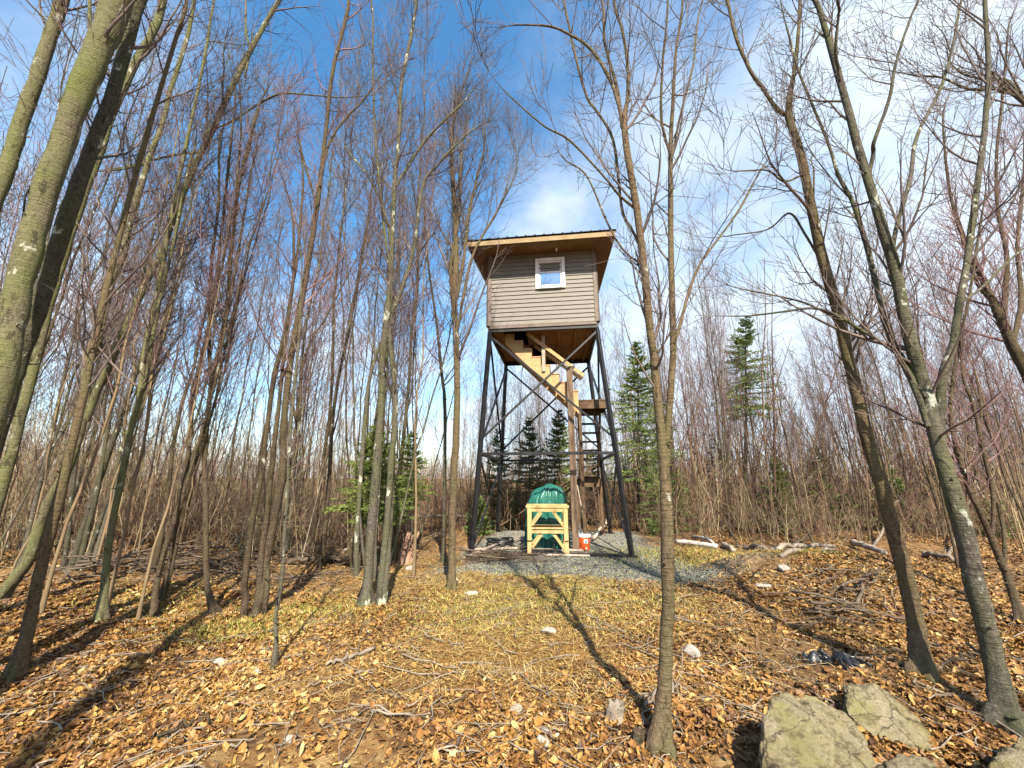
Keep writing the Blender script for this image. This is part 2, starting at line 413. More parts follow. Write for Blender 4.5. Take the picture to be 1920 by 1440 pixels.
# ------------------------------------------------------------------ box helper for built things
def boxes(name, parts, mat, parent=None, bev=.004, loc=(0, 0, 0)):
    """parts: (centre, size, rot euler) boxes bevelled and joined into one mesh"""
    bm = bmesh.new()
    for p in parts:
        c, s = p[0], p[1]
        rot = p[2] if len(p) > 2 else (0, 0, 0)
        mt = Matrix.Translation(c) @ (Matrix.Rotation(rot[2], 4, 'Z') @ Matrix.Rotation(rot[1], 4, 'Y') @ Matrix.Rotation(rot[0], 4, 'X')) @ Matrix.Diagonal((*s, 1))
        bmesh.ops.create_cube(bm, size=1, matrix=mt)
    if bev:
        bmesh.ops.bevel(bm, geom=bm.edges[:], offset=bev, segments=1, affect='EDGES', clamp_overlap=True)
    me = bpy.data.meshes.new(name); bm.to_mesh(me); bm.free()
    me.materials.append(mat)
    return link(name, me, parent, loc)

def bar(name, a, b, w, h, mat, parent, bev=.003, roll=0):
    """a square bar from a to b"""
    a = Vector(a); b = Vector(b); d = b - a
    q = d.to_track_quat('Z', 'Y')
    bm = bmesh.new()
    mt = Matrix.Translation((a + b) / 2) @ q.to_matrix().to_4x4() @ Matrix.Rotation(roll, 4, 'Z') @ Matrix.Diagonal((w, h, d.length, 1))
    bmesh.ops.create_cube(bm, size=1, matrix=mt)
    if bev: bmesh.ops.bevel(bm, geom=bm.edges[:], offset=bev, segments=1, affect='EDGES', clamp_overlap=True)
    me = bpy.data.meshes.new(name); bm.to_mesh(me); bm.free(); me.materials.append(mat)
    return link(name, me, parent)

# ------------------------------------------------------------------ world, sun, camera
SUN_EL, SUN_AZ = R(44), R(169)      # azimuth clockwise from +Y
w = bpy.data.worlds.new('World'); SC.world = w; w.use_nodes = True
N, L = w.node_tree.nodes, w.node_tree.links
bg = N['Background']
sky = N.new('ShaderNodeTexSky'); sky.sky_type = 'NISHITA'; sky.sun_disc = False
sky.sun_elevation = SUN_EL; sky.sun_rotation = SUN_AZ
sky.air_density = 1.0; sky.dust_density = .7; sky.ozone_density = .9
tc = N.new('ShaderNodeTexCoord'); v = tc.outputs['Generated']
sep = N.new('ShaderNodeSeparateXYZ'); L.new(v, sep.inputs[0])
def mth(op, a, b=None, c=None):
    n = N.new('ShaderNodeMath'); n.operation = op
    for i, q in enumerate((a, b, c)):
        if q is None: continue
        if isinstance(q, (int, float)): n.inputs[i].default_value = q
        else: L.new(q, n.inputs[i])
    return n.outputs[0]
den = mth('ADD', mth('MAXIMUM', sep.outputs[2], 0.0), .30)
cmb = N.new('ShaderNodeCombineXYZ')
L.new(mth('DIVIDE', sep.outputs[0], den), cmb.inputs[0]); L.new(mth('DIVIDE', sep.outputs[1], den), cmb.inputs[1])
n1 = noise(N, L, cmb.outputs[0], 1.7, 7, .58)
n2 = noise(N, L, cmb.outputs[0], .8, 3, .5)
u = mth('ADD', mth('MULTIPLY', sep.outputs[0], 1.05), mth('MULTIPLY', mth('SUBTRACT', .52, sep.outputs[2]), 1.25))
u = mth('ADD', u, mth('MULTIPLY', mth('MAXIMUM', mth('SUBTRACT', -.18, sep.outputs[0]), 0.0), .9))
u = mth('ADD', u, mth('MULTIPLY', mth('SUBTRACT', n1, .5), 2.6))
u = mth('ADD', u, mth('MULTIPLY', mth('SUBTRACT', n2, .5), 1.2))
mr = N.new('ShaderNodeMapRange'); mr.interpolation_type = 'SMOOTHSTEP'
mr.inputs['From Min'].default_value = -.5; mr.inputs['From Max'].default_value = .7
mr.inputs['To Max'].default_value = .92
L.new(u, mr.inputs['Value'])
hs = N.new('ShaderNodeHueSaturation'); hs.inputs['Hue'].default_value = .492; hs.inputs['Saturation'].default_value = 1.3; hs.inputs['Value'].default_value = 2.1
L.new(sky.outputs[0], hs.inputs['Color'])
cl = mixc(N, L, n1, (4.6, 5.8, 7.4), (8.6, 9.1, 9.4))
L.new(mixc(N, L, mr.outputs[0], hs.outputs[0], cl), bg.inputs['Color'])
bg.inputs['Strength'].default_value = .06

sl = bpy.data.lights.new('sun', 'SUN'); sl.energy = 5.0; sl.angle = R(.53); sl.color = (1, .89, .73)
so = bpy.data.objects.new('sun', sl); C.objects.link(so)
sd = Vector((math.sin(SUN_AZ) * math.cos(SUN_EL), math.cos(SUN_AZ) * math.cos(SUN_EL), math.sin(SUN_EL)))
so.rotation_euler = (-sd).to_track_quat('-Z', 'Y').to_euler(); so.location = (3, -12, 14)

cam = bpy.data.cameras.new('camera'); co = bpy.data.objects.new('camera', cam); C.objects.link(co)
co.location = (0, 0, CAMZ); co.rotation_euler = (PI / 2 + PT, 0, 0)
cam.sensor_width = 36; cam.lens = 36 * F / 1920; cam.clip_start = .05; cam.clip_end = 2000
SC.camera = co
SC.view_settings.view_transform = 'Standard'; SC.view_settings.look = 'None'
SC.view_settings.exposure = 1.35; SC.view_settings.gamma = 1
SC.cycles.max_bounces = 6; SC.cycles.diffuse_bounces = 3; SC.cycles.transparent_max_bounces = 8

# ------------------------------------------------------------------ ground sheet
def axis(lo, hi, flo, fhi, fine):
    core = np.arange(flo, fhi + 1e-6, fine)
    def grow(start, end, s):
        out = []; x = start; st = fine
        while abs(x - end) > 1e-6:
            st *= 1.12; x = x + s * st
            if s * (x - end) >= 0: x = end
            out.append(x)
        return out
    return np.array(grow(flo, lo, -1)[::-1] + list(core) + grow(fhi, hi, 1))
gx = axis(-400, 400, -11, 11, .07); gy = axis(-60, 600, 1.5, 13, .07)
X, Y = np.meshgrid(gx, gy); Z = ground(X, Y)
nx, ny = len(gx), len(gy)
idx = np.arange(nx * ny).reshape(ny, nx)
g = Geo(); g.add(np.stack([X, Y, Z], -1), np.stack([idx[:-1, :-1], idx[:-1, 1:], idx[1:, 1:], idx[1:, :-1]], -1).reshape(-1, 4))
gm = g.mesh('ground', M['ground'])

def pathmask(x, y):
    """grey stony track running out of the pad towards the lower right"""
    x = np.asarray(x, float); y = np.asarray(y, float)
    cx = 2.6 + .25 * (8.5 - y)
    m = np.exp(-((x - cx) / 1.1) ** 2) * sstep(4.6, 6.3, y) * (1 - sstep(8.2, 9.2, y))
    return np.clip(m * (1.0 + 1.6 * vnoise(x * 1.6, y * 1.6)), 0, 1)
def gravelmask(x, y):
    dx = np.asarray(x) - TCX; dy = np.asarray(y) - TCY
    lx = dx * math.cos(TROT) + dy * math.sin(TROT); ly = -dx * math.sin(TROT) + dy * math.cos(TROT)
    e = .5 * vnoise(np.asarray(x) * 1.3, np.asarray(y) * 1.3) + .25 * vnoise(np.asarray(x) * 4, np.asarray(y) * 4)
    return (1 - sstep(2.0, 2.5, np.abs(lx - .45) + e)) * (1 - sstep(2.75, 3.25, np.abs(ly + .72) + e))
def soilmask(x, y):
    x = np.asarray(x, float); y = np.asarray(y, float)
    return np.clip(np.exp(-((x - .05) / .75) ** 2 - ((y - 4.0) / .75) ** 2) * (1 + 1.5 * vnoise(x * 3, y * 3)), 0, .85)
for nm, fn in (('grit', lambda x, y: np.clip(gravelmask(x, y) + .45 * pathmask(x, y), 0, 1)), ('soil', soilmask)):
    a = gm.attributes.new(nm, 'FLOAT', 'POINT')
    a.data.foreach_set('value', fn(X, Y).ravel().astype(np.float32))
tag(link('ground', gm), 'leaf strewn forest floor sloping gently around the tower', 'ground', kind='structure')

# leaf litter
def leaves(n_target, ylo, yhi, smin, smax, seed):
    global rng
    k = int(n_target * 1.6)
    yy = np.sqrt(rng.random(k) * (yhi ** 2 - ylo ** 2) + ylo ** 2)
    xx = (rng.random(k) * 2 - 1) * (1.65 * yy + .9)
    keep = rng.random(k) > np.clip(.97 * gravelmask(xx, yy) + .35 * pathmask(xx, yy) + .8 * soilmask(xx, yy) , 0, .97)
    patch = vnoise(xx * .8 + 40, yy * .8 + 11) + .5 * vnoise(xx * 2.5, yy * 2.5)
    keep &= rng.random(k) < np.clip(.62 + 1.3 * patch, .10, 1)
    centre = np.exp(-((xx - .1) / (.34 * yy)) ** 2) * sstep(3.0, 4.4, yy)
    keep &= rng.random(k) > .70 * centre
    xx, yy, patch, centre = xx[keep], yy[keep], patch[keep], centre[keep]
    n = len(xx); zz = ground(xx, yy) + rng.random(n) * .018 + .004
    s = (smin + (smax - smin) * rng.random(n) ** 2.2) * (1 - .5 * centre)
    az = rng.random(n) * 2 * PI
    ax = np.stack([np.cos(az), np.sin(az), rng.normal(size=n) * .5], -1); ax = norm(ax)
    sd = norm(np.cross(np.array([0, 0, 1.0]) + rng.normal(size=(n, 3)) * .45, ax)); up = np.cross(ax, sd)
    wd = .11 + .24 * rng.random(n); curl = (rng.random(n) - .3) * .9
    c = np.stack([xx, yy, zz], -1)
    S = s[:, None]
    M_ = 8; ph = np.arange(M_) / M_ * 2 * PI
    rr = 1 + .22 * rng.normal(size=(n, M_)); rr[:, 0] = 1.15 + .3 * rng.random(n); rr[:, 4] = 1.0
    lu = np.cos(ph)[None] * .5 * rr; lv = np.sin(ph)[None] * wd[:, None] * 1.1 * np.clip(rr, .45, 1.5)
    hz_ = curl[:, None] * (lu ** 2 * 1.6) + (np.abs(lv) * (curl[:, None] * .8 + .35)) + .05 * rng.normal(size=(n, M_))
    Vp = c[:, None] + S[:, None] * (ax[:, None] * lu[..., None] + sd[:, None] * lv[..., None] + up[:, None] * hz_[..., None])
    V = np.concatenate([Vp, c[:, None]], 1).reshape(-1, 3)
    b = np.arange(n)[:, None] * (M_ + 1)
    T = np.concatenate([b + np.array([[k, (k + 1) % M_, M_]]) for k in range(M_)])
    warm = vnoise(xx * .5 + 7, yy * .5 + 3)
    damp = vnoise(xx * 1.7 + 60, yy * 1.7 + 23)
    tone = np.clip(.47 + .26 * rng.normal(size=n) + .32 * warm + .45 * damp - (.10 if smax < .03 else 0), 0, 1)
    return V, T, np.repeat(tone, M_ + 1)
g = Geo()
for a in ((180000, 1.7, 6.2, .016, .070, 1), (122000, 6.0, 16, .03, .085, 2), (60000, 1.7, 4.6, .010, .028, 3)):
    V, T, tn = leaves(*a); g.add(V, None, T, tn)
tag(link('fallen_leaves', g.mesh('fallen_leaves', M['leaf'], False, True)), 'brown and tan fallen leaves carpeting the forest floor', 'leaves', kind='stuff')

def blades(n, sampler, lmin, lmax, wd, lay, mat, name, label, cat):
    x, y = sampler(n); n = len(x)
    z = ground(x, y) + .004
    az = rng.random(n) * 2 * PI; el = lay * np.abs(rng.normal(size=n))
    d = np.stack([np.cos(az) * np.cos(el), np.sin(az) * np.cos(el), np.sin(el)], -1)
    s = norm(np.cross(d, np.array([0, 0, 1.0]) + .3 * rng.normal(size=(n, 3))))
    Ln = (lmin + (lmax - lmin) * rng.random(n))[:, None]
    c = np.stack([x, y, z], -1); wv = (wd * (.5 + rng.random(n)))[:, None]
    p1 = c + d * Ln * .55; p2 = c + d * Ln + np.array([0, 0, -1]) * Ln * .12
    V = np.stack([c - s * wv, c + s * wv, p1 + s * wv * .8, p1 - s * wv * .8, p2], 1).reshape(-1, 3)
    b = np.arange(n)[:, None] * 5
    g = Geo(); g.add(V, b + np.array([[0, 1, 2, 3]]), b + np.array([[3, 2, 4]]), np.repeat(rng.random(n), 5))
    tag(link(name, g.mesh(name, mat, False, True)), label, cat, kind='stuff')

def straw_s(n):
    y = 3.0 + 6.0 * rng.random(n) ** .8; x = .1 + rng.normal(size=n) * .32 * y
    k = (gravelmask(x, y) < .4) & (rng.random(n) < .8 + .9 * vnoise(x * 1.3, y * 1.3))
    return x[k], y[k]
blades(70000, straw_s, .05, .16, .0028, .28, M['straw'], 'dry_grass', 'flattened straw coloured dry grass on the open middle of the clearing', 'dry grass')
def moss_s(n):
    c = np.array([(.3, 6.3, .9, .8), (-.6, 5.2, .7, .5), (1.4, 5.4, .6, .5), (3.6, 9.3, .9, .5), (3.9, 8.3, .9, .45), (4.7, 7.6, .6, .4), (5.3, 6.6, .5, .3), (-4.4, 5.6, .7, .4), (-2.6, 5.4, .5, .3), (-3.2, 4.8, .4, .2)])
    k = rng.integers(0, len(c), n)
    return c[k, 0] + rng.normal(size=n) * c[k, 2], c[k, 1] + rng.normal(size=n) * c[k, 3]
blades(30000, moss_s, .03, .09, .004, .7, M['moss'], 'green_moss', 'yellowish green mossy grass patches at the edge of the clearing', 'moss')

# gravel stones on the pad: little irregular tetra/octa stones
def gravel():
    n = 34000
    x = TCX + .3 + (rng.random(n) * 2 - 1) * 3.5; y = TCY - .7 + (rng.random(n) * 2 - 1) * 3.9
    m = gravelmask(x, y)
    k = rng.random(n) < m * np.where(y < 9.4, 1, .3)
    x2 = rng.random(9000) * 5 + .4; y2 = 4.6 + rng.random(9000) * 4.4
    k2 = rng.random(9000) < .45 * pathmask(x2, y2)
    x = np.concatenate([x[k], x2[k2]]); y = np.concatenate([y[k], y2[k2]]); n = len(x)
    z = ground(x, y) + .004
    s = .011 + .022 * rng.random(n) ** 2
    off = norm(rng.normal(size=(1, 6, 3)) * .35 + np.array([[[1, 0, 0], [-1, 0, 0], [0, 1, 0], [0, -1, 0], [0, 0, .7], [0, 0, -.6]]]) + .35 * rng.normal(size=(n, 6, 3)))
    V = np.stack([x, y, z], -1)[:, None] + off * s[:, None, None] * np.array([1, 1, .7])
    b = np.arange(n)[:, None] * 6
    T = np.concatenate([b + np.array([t]) for t in ([0, 2, 4], [2, 1, 4], [1, 3, 4], [3, 0, 4], [2, 0, 5], [1, 2, 5], [3, 1, 5], [0, 3, 5])])
    g = Geo(); g.add(V, None, T, np.repeat(rng.random(n), 6))
    tag(link('gravel', g.mesh('gravel', M['stone'], False, True)), 'grey crushed stone spread on the pad under the tower', 'gravel', kind='stuff')
gravel()

# fallen twigs
n = 2600
y = 1.9 + 11 * rng.random(n) ** 1.2; x = (rng.random(n) * 2 - 1) * 1.35 * y
kp = gravelmask(x, y) < .9; x, y = x[kp], y[kp]; n = len(x)
az = rng.random(n) * 2 * PI; Ln = .12 + .6 * rng.random(n) ** 2.5
P = np.zeros((n, 5, 3)); 
for k in range(5):
    s = (k - 2) / 4 * Ln
    wob = rng.normal(size=n) * .02
    P[:, k, 0] = x + np.cos(az) * s - np.sin(az) * wob; P[:, k, 1] = y + np.sin(az) * s + np.cos(az) * wob
    P[:, k, 2] = ground(P[:, k, 0], P[:, k, 1]) + .018 + .02 * rng.random(n)
g = Geo(); tubes(g, P, (.0025 + .005 * rng.random(n) ** 2)[:, None] * np.array([1, .95, .85, .7, .5]), 4)
tag(link('fallen_twigs', g.mesh('fallen_twigs', M['deadwood'])), 'thin grey twigs scattered over the fallen leaves', 'twigs', kind='stuff')

exec_later = []

# ------------------------------------------------------------------ the tower
tw = empty('hunting_tower', (TCX, TCY, 0), TROT)
tag(tw, 'tall hunting tower with a brown sided cabin raised on black steel legs', 'hunting tower')
HW, HD, FZ, WT = 1.42, 1.55, 5.48, 7.52
legs = {}
for nm, sx, sy, fx, fy in (('a', -1, -1, -1.66, -1.83), ('b', 1, -1, 1.80, -1.85), ('c', -1, 1, -1.66, 1.85), ('d', 1, 1, 1.80, 1.85)):
    a = Vector((fx, fy, -.05)); b = Vector((sx * (HW - .05), sy * (HD - .05), FZ - .16)); legs[(sx, sy)] = (a, b)
    l = bar('leg', a, b, .092, .092, M['steel'], tw)
    boxes('foot_plate', [((fx, fy, .012), (.24, .24, .02))], M['steel'], l)
def lp(sx, sy, z):
    a, b = legs[(sx, sy)]; t = (z - a.z) / (b.z - a.z); return a.lerp(b, t)
GZ = 2.18
faces = [((-1, -1), (1, -1)), ((1, -1), (1, 1)), ((1, 1), (-1, 1)), ((-1, 1), (-1, -1))]
for i, (p, q) in enumerate(faces):
    bar('girt', lp(*p, GZ), lp(*q, GZ), .065, .065, M['steel'], tw)
    off = Vector((0, 0, 0))
    bar('brace', lp(*p, GZ + .35), lp(*q, FZ - .25), .05, .05, M['steel'], tw)
    bar('brace', lp(*q, GZ + .35) + Vector((.02, .06, 0)), lp(*p, FZ - .25) + Vector((.02, .06, 0)), .05, .05, M['steel'], tw)
    if i:
        bar('brace', lp(*p, .15), lp(*q, GZ - .05), .04, .04, M['lumber_brown'] if i == 2 else M['steel'], tw)
        bar('brace', lp(*q, .15) + Vector((.02, .045, 0)), lp(*p, GZ - .05) + Vector((.02, .045, 0)), .04, .04, M['lumber_brown'] if i == 2 else M['steel'], tw)
# floor frame and floor
boxes('floor_frame', [((0, -HD + .03, FZ - .09), (2 * HW, .06, .16)), ((0, HD - .03, FZ - .09), (2 * HW, .06, .16)),
                      ((-HW + .03, 0, FZ - .09), (.06, 2 * HD - .125, .16)), ((HW - .03, 0, FZ - .09), (.06, 2 * HD - .125, .16))], M['steel'], tw)
fl = boxes('floor', [((.45, 0, FZ - .02), (2 * HW - 1.02, 2 * HD - .13, .03)), ((-1.21, 0, FZ - .02), (.29, 2 * HD - .13, .03)),
                ((-.565, .72, FZ - .02), (.98, 1.52, .03)), ((-.565, -1.33, FZ - .02), (.98, .28, .03))], M['ply'], tw, .002)
boxes('joist', [((x, .0, FZ - .08), (.045, 2 * HD - .14, .085)) for x in (-.04, .42, .86, 1.2)] , M['ply'], fl, .003)
# walls of lapped boards
nb = 17; ex = (WT - FZ) / nb
def siding(name, along, ln, at_):
    ps = []
    bm = bmesh.new()
    for k in range(nb):
        z0 = FZ + k * ex
        prof = [(-.004, z0), (-.030, z0), (-.010, z0 + ex - .002), (-.004, z0 + ex - .002)]
        for s in (-1, 1):
            pass
        vs = []
        for xx in (-ln / 2, ln / 2):
            vs.append([bm.verts.new((xx, y, z)) for (y, z) in prof])
        a, b = vs
        for i in range(4):
            j = (i + 1) % 4
            bm.faces.new((a[i], a[j], b[j], b[i]))
        bm.faces.new(a[::-1]); bm.faces.new(b)
    bmesh.ops.create_cube(bm, size=1, matrix=Matrix.Translation((0, .03, (FZ + WT) / 2)) @ Matrix.Diagonal((ln, .06, WT - FZ, 1)))
    bmesh.ops.recalc_face_normals(bm, faces=bm.faces[:])
    me = bpy.data.meshes.new(name); bm.to_mesh(me); bm.free(); me.materials.append(M['siding'])
    o = link(name, me, tw); o.location = at_[:3]; o.rotation_euler = (0, 0, at_[3])
    return o
wf = siding('wall', 'x', 2 * HW - .16, (0, -HD, 0, 0))
siding('wall', 'x', 2 * HW - .16, (0, HD, 0, PI))
siding('wall', 'y', 2 * HD - .16, (HW, 0, 0, PI / 2))
siding('wall', 'y', 2 * HD - .16, (-HW, 0, 0, -PI / 2))
for sx in (-1, 1):
    for sy in (-1, 1):
        boxes('corner_board', [((sx * (HW - .02), sy * (HD + .02), (FZ + WT) / 2), (.12, .04, WT - FZ + .02)), ((sx * (HW + .02), sy * (HD - .03), (FZ + WT) / 2), (.04, .14, WT - FZ + .02))], M['trim'], tw)
boxes('skirt_board', [((0, -HD - .012, FZ - .045), (2 * HW - .1, .03, .085))], M['trim'], tw)
# window
wx0, wx1, wz0, wz1 = -.15, .62, 6.44, 7.33
wy = -HD - .03
wn = boxes('window', [((wx0 + .04, wy, (wz0 + wz1) / 2), (.085, .07, wz1 - wz0)), ((wx1 - .04, wy, (wz0 + wz1) / 2), (.085, .07, wz1 - wz0)),
                      (((wx0 + wx1) / 2, wy, wz1 - .04), (wx1 - wx0 - .175, .07, .085)), (((wx0 + wx1) / 2, wy - .01, wz0 + .035), (wx1 - wx0 - .175, .09, .07))], M['white'], tw)
zm = (wz0 + wz1) / 2 + .03
ix0, ix1 = wx0 + .085, wx1 - .085
for (za, zb, yy) in ((wz0 + .07, zm + .02, -.004), (zm - .02, wz1 - .085, .021)):
    boxes('sash', [((ix0 + .02, wy + yy, (za + zb) / 2), (.035, .03, zb - za)), ((ix1 - .02, wy + yy, (za + zb) / 2), (.035, .03, zb - za)),
                   (((ix0 + ix1) / 2, wy + yy, za + .02), (ix1 - ix0 - .075, .03, .04)), (((ix0 + ix1) / 2, wy + yy, zb - .02), (ix1 - ix0 - .075, .03, .04))], M['white'], wn)
    boxes('pane', [(((ix0 + ix1) / 2, wy + yy + .004, (za + zb) / 2), (ix1 - ix0 - .07, .008, zb - za - .07))], M['glass'], wn, 0)
# roof: low shed rising to the back
RS = math.atan2(.55, 4.3)
RW, RDn = HW + .45, HD + .66
def roofbox(name, parts, mat, parent=None):
    o = boxes(name, parts, mat, parent or tw); return o
rz0 = WT - .10
rp = boxes('roof', [((0, 0, .13), (2 * RW - .05, 2 * RDn - .05, .03))], M['roofing'], tw)
rp.location = (0, 0, rz0 + .32); rp.rotation_euler = (RS, 0, 0)
ribs = boxes('roof_rib', [((-RW + .12 + k * (2 * RW - .24) / 15, 0, .165), (.05, 2 * RDn + .06, .035)) for k in range(16)] + [((0, 0, .152), (2 * RW + .07, 2 * RDn + .06, .008))], M['roofing'], rp)
boxes('fascia', [((0, -RDn + .01, .05), (2 * RW, .03, .12)), ((0, RDn - .01, .05), (2 * RW, .03, .12)), ((-RW + .01, 0, .035), (.03, 2 * RDn - .06, .12)), ((RW - .01, 0, .035), (.03, 2 * RDn - .06, .12))], M['fascia'], rp)
boxes('soffit', [((0, 0, -.02), (2 * RW - .07, 2 * RDn - .07, .02))], M['soffit'], rp)
bulb = boxes('eave_lamp', [((.42, -RDn + .38, -.055), (.05, .05, .05)), ((.42, -RDn + .38, -.10), (.035, .035, .05))], M['white'], rp, .008)
# gussets of the cabin wall up to the sloping soffit
bm = bmesh.new()
for s in (-1, 1):
    q = [(-HD, WT), (HD, WT), (HD, WT + .42), (-HD, WT + .03)]
    A = [bm.verts.new((s * (HW - .01), y, z)) for y, z in q]; B = [bm.verts.new((s * (HW - .06), y, z)) for y, z in q]
    for i in range(4): bm.faces.new((A[i], A[(i + 1) % 4], B[(i + 1) % 4], B[i]))
    bm.faces.new(A); bm.faces.new(B[::-1])
bmesh.ops.create_cube(bm, size=1, matrix=Matrix.Translation((0, HD - .04, WT + .2)) @ Matrix.Diagonal((2 * HW - .13, .05, .4, 1)))
bmesh.ops.recalc_face_normals(bm, faces=bm.faces[:])
me = bpy.data.meshes.new('gable_panel'); bm.to_mesh(me); bm.free(); me.materials.append(M['siding']); link('gable_panel', me, tw)
# upper stair
LZ = 3.56
S0, S1 = Vector((.86, -1.05, LZ - .12)), Vector((-1.02, -1.05, FZ - .16))
def sawtooth(y):
    n = 8; dx = (S1.x - S0.x) / n; dz = (FZ - .03 - LZ) / n
    top = []
    for k in range(n):
        x = S0.x + dx * k; z = LZ + dz * (k + 1) - .03
        top += [(x, z), (x + dx, z)]
    low = [(S1.x, FZ - .36), (S0.x, LZ - .36)]
    pts = [(S0.x, LZ - .02)] + [t for t in top if t[1] < FZ - .02] + low
    bm = bmesh.new()
    A = [bm.verts.new((x, y - .025, z)) for x, z in pts]; B = [bm.verts.new((x, y + .025, z)) for x, z in pts]
    for i in range(len(pts)):
        j = (i + 1) % len(pts); bm.faces.new((A[i], A[j], B[j], B[i]))
    fa = bm.faces.new(A); fb = bm.faces.new(B[::-1])
    bmesh.ops.recalc_face_normals(bm, faces=bm.faces[:])
    me = bpy.data.meshes.new('stringer'); bm.to_mesh(me); bm.free(); me.materials.append(M['lumber'])
    return me
st = link('staircase', sawtooth(-1.08), tw)
link('stringer', sawtooth(-.32), st)
for k in range(7):
    dx = (S1.x - S0.x) / 8; dz = (FZ - .03 - LZ) / 8
    boxes('tread', [((S0.x + dx * (k + .5), -.70, LZ + dz * (k + 1) - .012), (abs(dx) + .02, .84, .035))], M['lumber'], st)
hr = bar('handrail', (1.02, -1.15, LZ + .60), (-.42, -1.15, FZ - .1 - .0 + .0), .05, .09, M['lumber'], tw)
bar('handrail', (1.02, -.25, LZ + .75), (-.30, -.25, FZ - .12), .05, .09, M['lumber'], tw)
bar('baluster', (.0, -1.13, 4.32), (.0, -1.13, FZ - .17), .09, .045, M['palewood'], tw)
bar('baluster', (.72, -.26, 3.7), (.72, -.26, LZ + 1.05), .09, .09, M['lumber'], tw)
# landing and posts
ld = boxes('landing', [((1.22, -.66 + .14 * (k - 2.5), LZ - .018), (.72, .132, .036)) for k in range(6)], M['lumber_brown'], tw)
boxes('rim_joist', [((1.22, -1.045, LZ - .135), (.68, .04, .19)), ((1.22, -.27, LZ - .135), (.68, .04, .19)), ((.90, -.66, LZ - .135), (.04, .73, .19)), ((1.54, -.66, LZ - .135), (.04, .73, .19))], M['lumber_brown'], ld)
for (x, y, z0, z1, wd, mm) in ((.655, -1.20, -.02, 4.40, .15, 'post'), (.885, -.98, -.02, LZ - .24, .075, 'lumber_brown'), (.90, -.30, -.02, LZ - .24, .09, 'lumber_brown')):
    bar('post', (x, y, z0), (x, y, z1), wd, wd, M[mm], tw, .006)
# lower stair (runs back from the landing) with open treads
ls = empty('tmp', (0, 0, 0)); bpy.data.objects.remove(ls)
y0, y1, z0, z1 = -.24, 1.42, LZ - .05, 1.62
def lower_str(x): 
    a = Vector((x, y0, z0 - .10)); b = Vector((x, y1, z1))
    return a, b
a, b = lower_str(.93)
ls = bar('lower_stair', a, b, .045, .19, M['lumber_brown'], tw)
a, b = lower_str(1.47); bar('stringer', a, b, .045, .19, M['lumber_brown'], ls)
for k in range(8):
    f = (k + .7) / 8.2
    boxes('tread', [((1.20, y0 + (y1 - y0) * f, z0 - .02 + (z1 - z0) * f), (.495, .22, .036))], M['lumber_brown'], ls)
l2 = boxes('lower_landing', [((1.20, 1.79, 1.66), (.60, .66, .035))], M['lumber_brown'], tw)
boxes('rim_joist', [((1.20, 1.44, 1.52), (.60, .04, .30)), ((1.20, 2.11, 1.52), (.60, .04, .24)), ((.92, 1.78, 1.52), (.04, .62, .24)), ((1.48, 1.78, 1.52), (.04, .62, .24))], M['dark'] if False else M['lumber_brown'], l2)
for x in (.86, 1.54):
    for y in (1.50, 2.06): bar('post', (x, y, -.02), (x, y, 1.60), .085, .085, M['lumber_brown'], tw, .005)
bs = bar('ground_stair', (.84, 1.47, 1.5), (-.70, 1.47, .02), .19, .045, M['lumber_brown'], tw)
bar('stringer', (.84, 2.08, 1.5), (-.70, 2.08, .02), .19, .045, M['lumber_brown'], bs)
for k in range(6):
    f = (k + .8) / 6.6; boxes('tread', [((.84 - 1.54 * f, 1.775, 1.52 - 1.48 * f + .05), (.24, .56, .036))], M['lumber_brown'], bs)
# sill beams on the pad between the feet
for (p, q) in (((-1.6, -1.83), (1.74, -1.85)),):
    bar('sill_beam', (p[0], p[1], .02), (q[0], q[1], .02), .10, .08, M['steel'], tw)

def local(lx, ly, z=0):
    return (TCX + lx * math.cos(TROT) - ly * math.sin(TROT), TCY + lx * math.sin(TROT) + ly * math.cos(TROT), z)

# ------------------------------------------------------------------ things on the pad
stx, sty = .775, 8.86
sw = empty('sawhorse', (stx, sty, .0), R(-4))
tag(sw, 'yellow pine workbench frame with knee braces standing before the green tarp', 'wooden frame')
for yy in (0, .52):
    for x in (-.40, .40):
        lg = bar('leg', (x, yy, -.02), (x, yy, .985), .085, .045, M['lumber_bright'], sw)
        bar('splice_board', (x * .985, yy - .045, .32), (x * .985, yy - .045, .975), .088, .04, M['lumber_bright'], lg)
    boxes('top_rail', [((0, yy, 1.01), (.94, .10, .05))], M['lumber_bright'], sw)
    boxes('top_board', [((0, yy - .01, .945), (.708, .04, .085))], M['lumber_bright'], sw)
    boxes('mid_rail', [((0, yy - .01, .50), (.708, .045, .09)), ((0, yy - .01, .562), (.708, .10, .03))], M['lumber_bright'], sw)
    for s in (-1, 1):
        bar('knee_brace', (s * .34, yy + .01, .62), (s * .13, yy + .01, .89), .04, .06, M['lumber_bright'], sw)
        bar('knee_brace', (s * .34, yy + .02, .16), (s * .13, yy + .02, .44), .04, .06, M['lumber_bright'], sw)
for x in (-.40, .40):
    boxes('side_rail', [((x, .26, .88), (.04, .43, .085))], M['lumber_bright'], sw)
    boxes('side_rail', [((x, .26, .45), (.04, .43, .085))], M['lumber_bright'], sw)

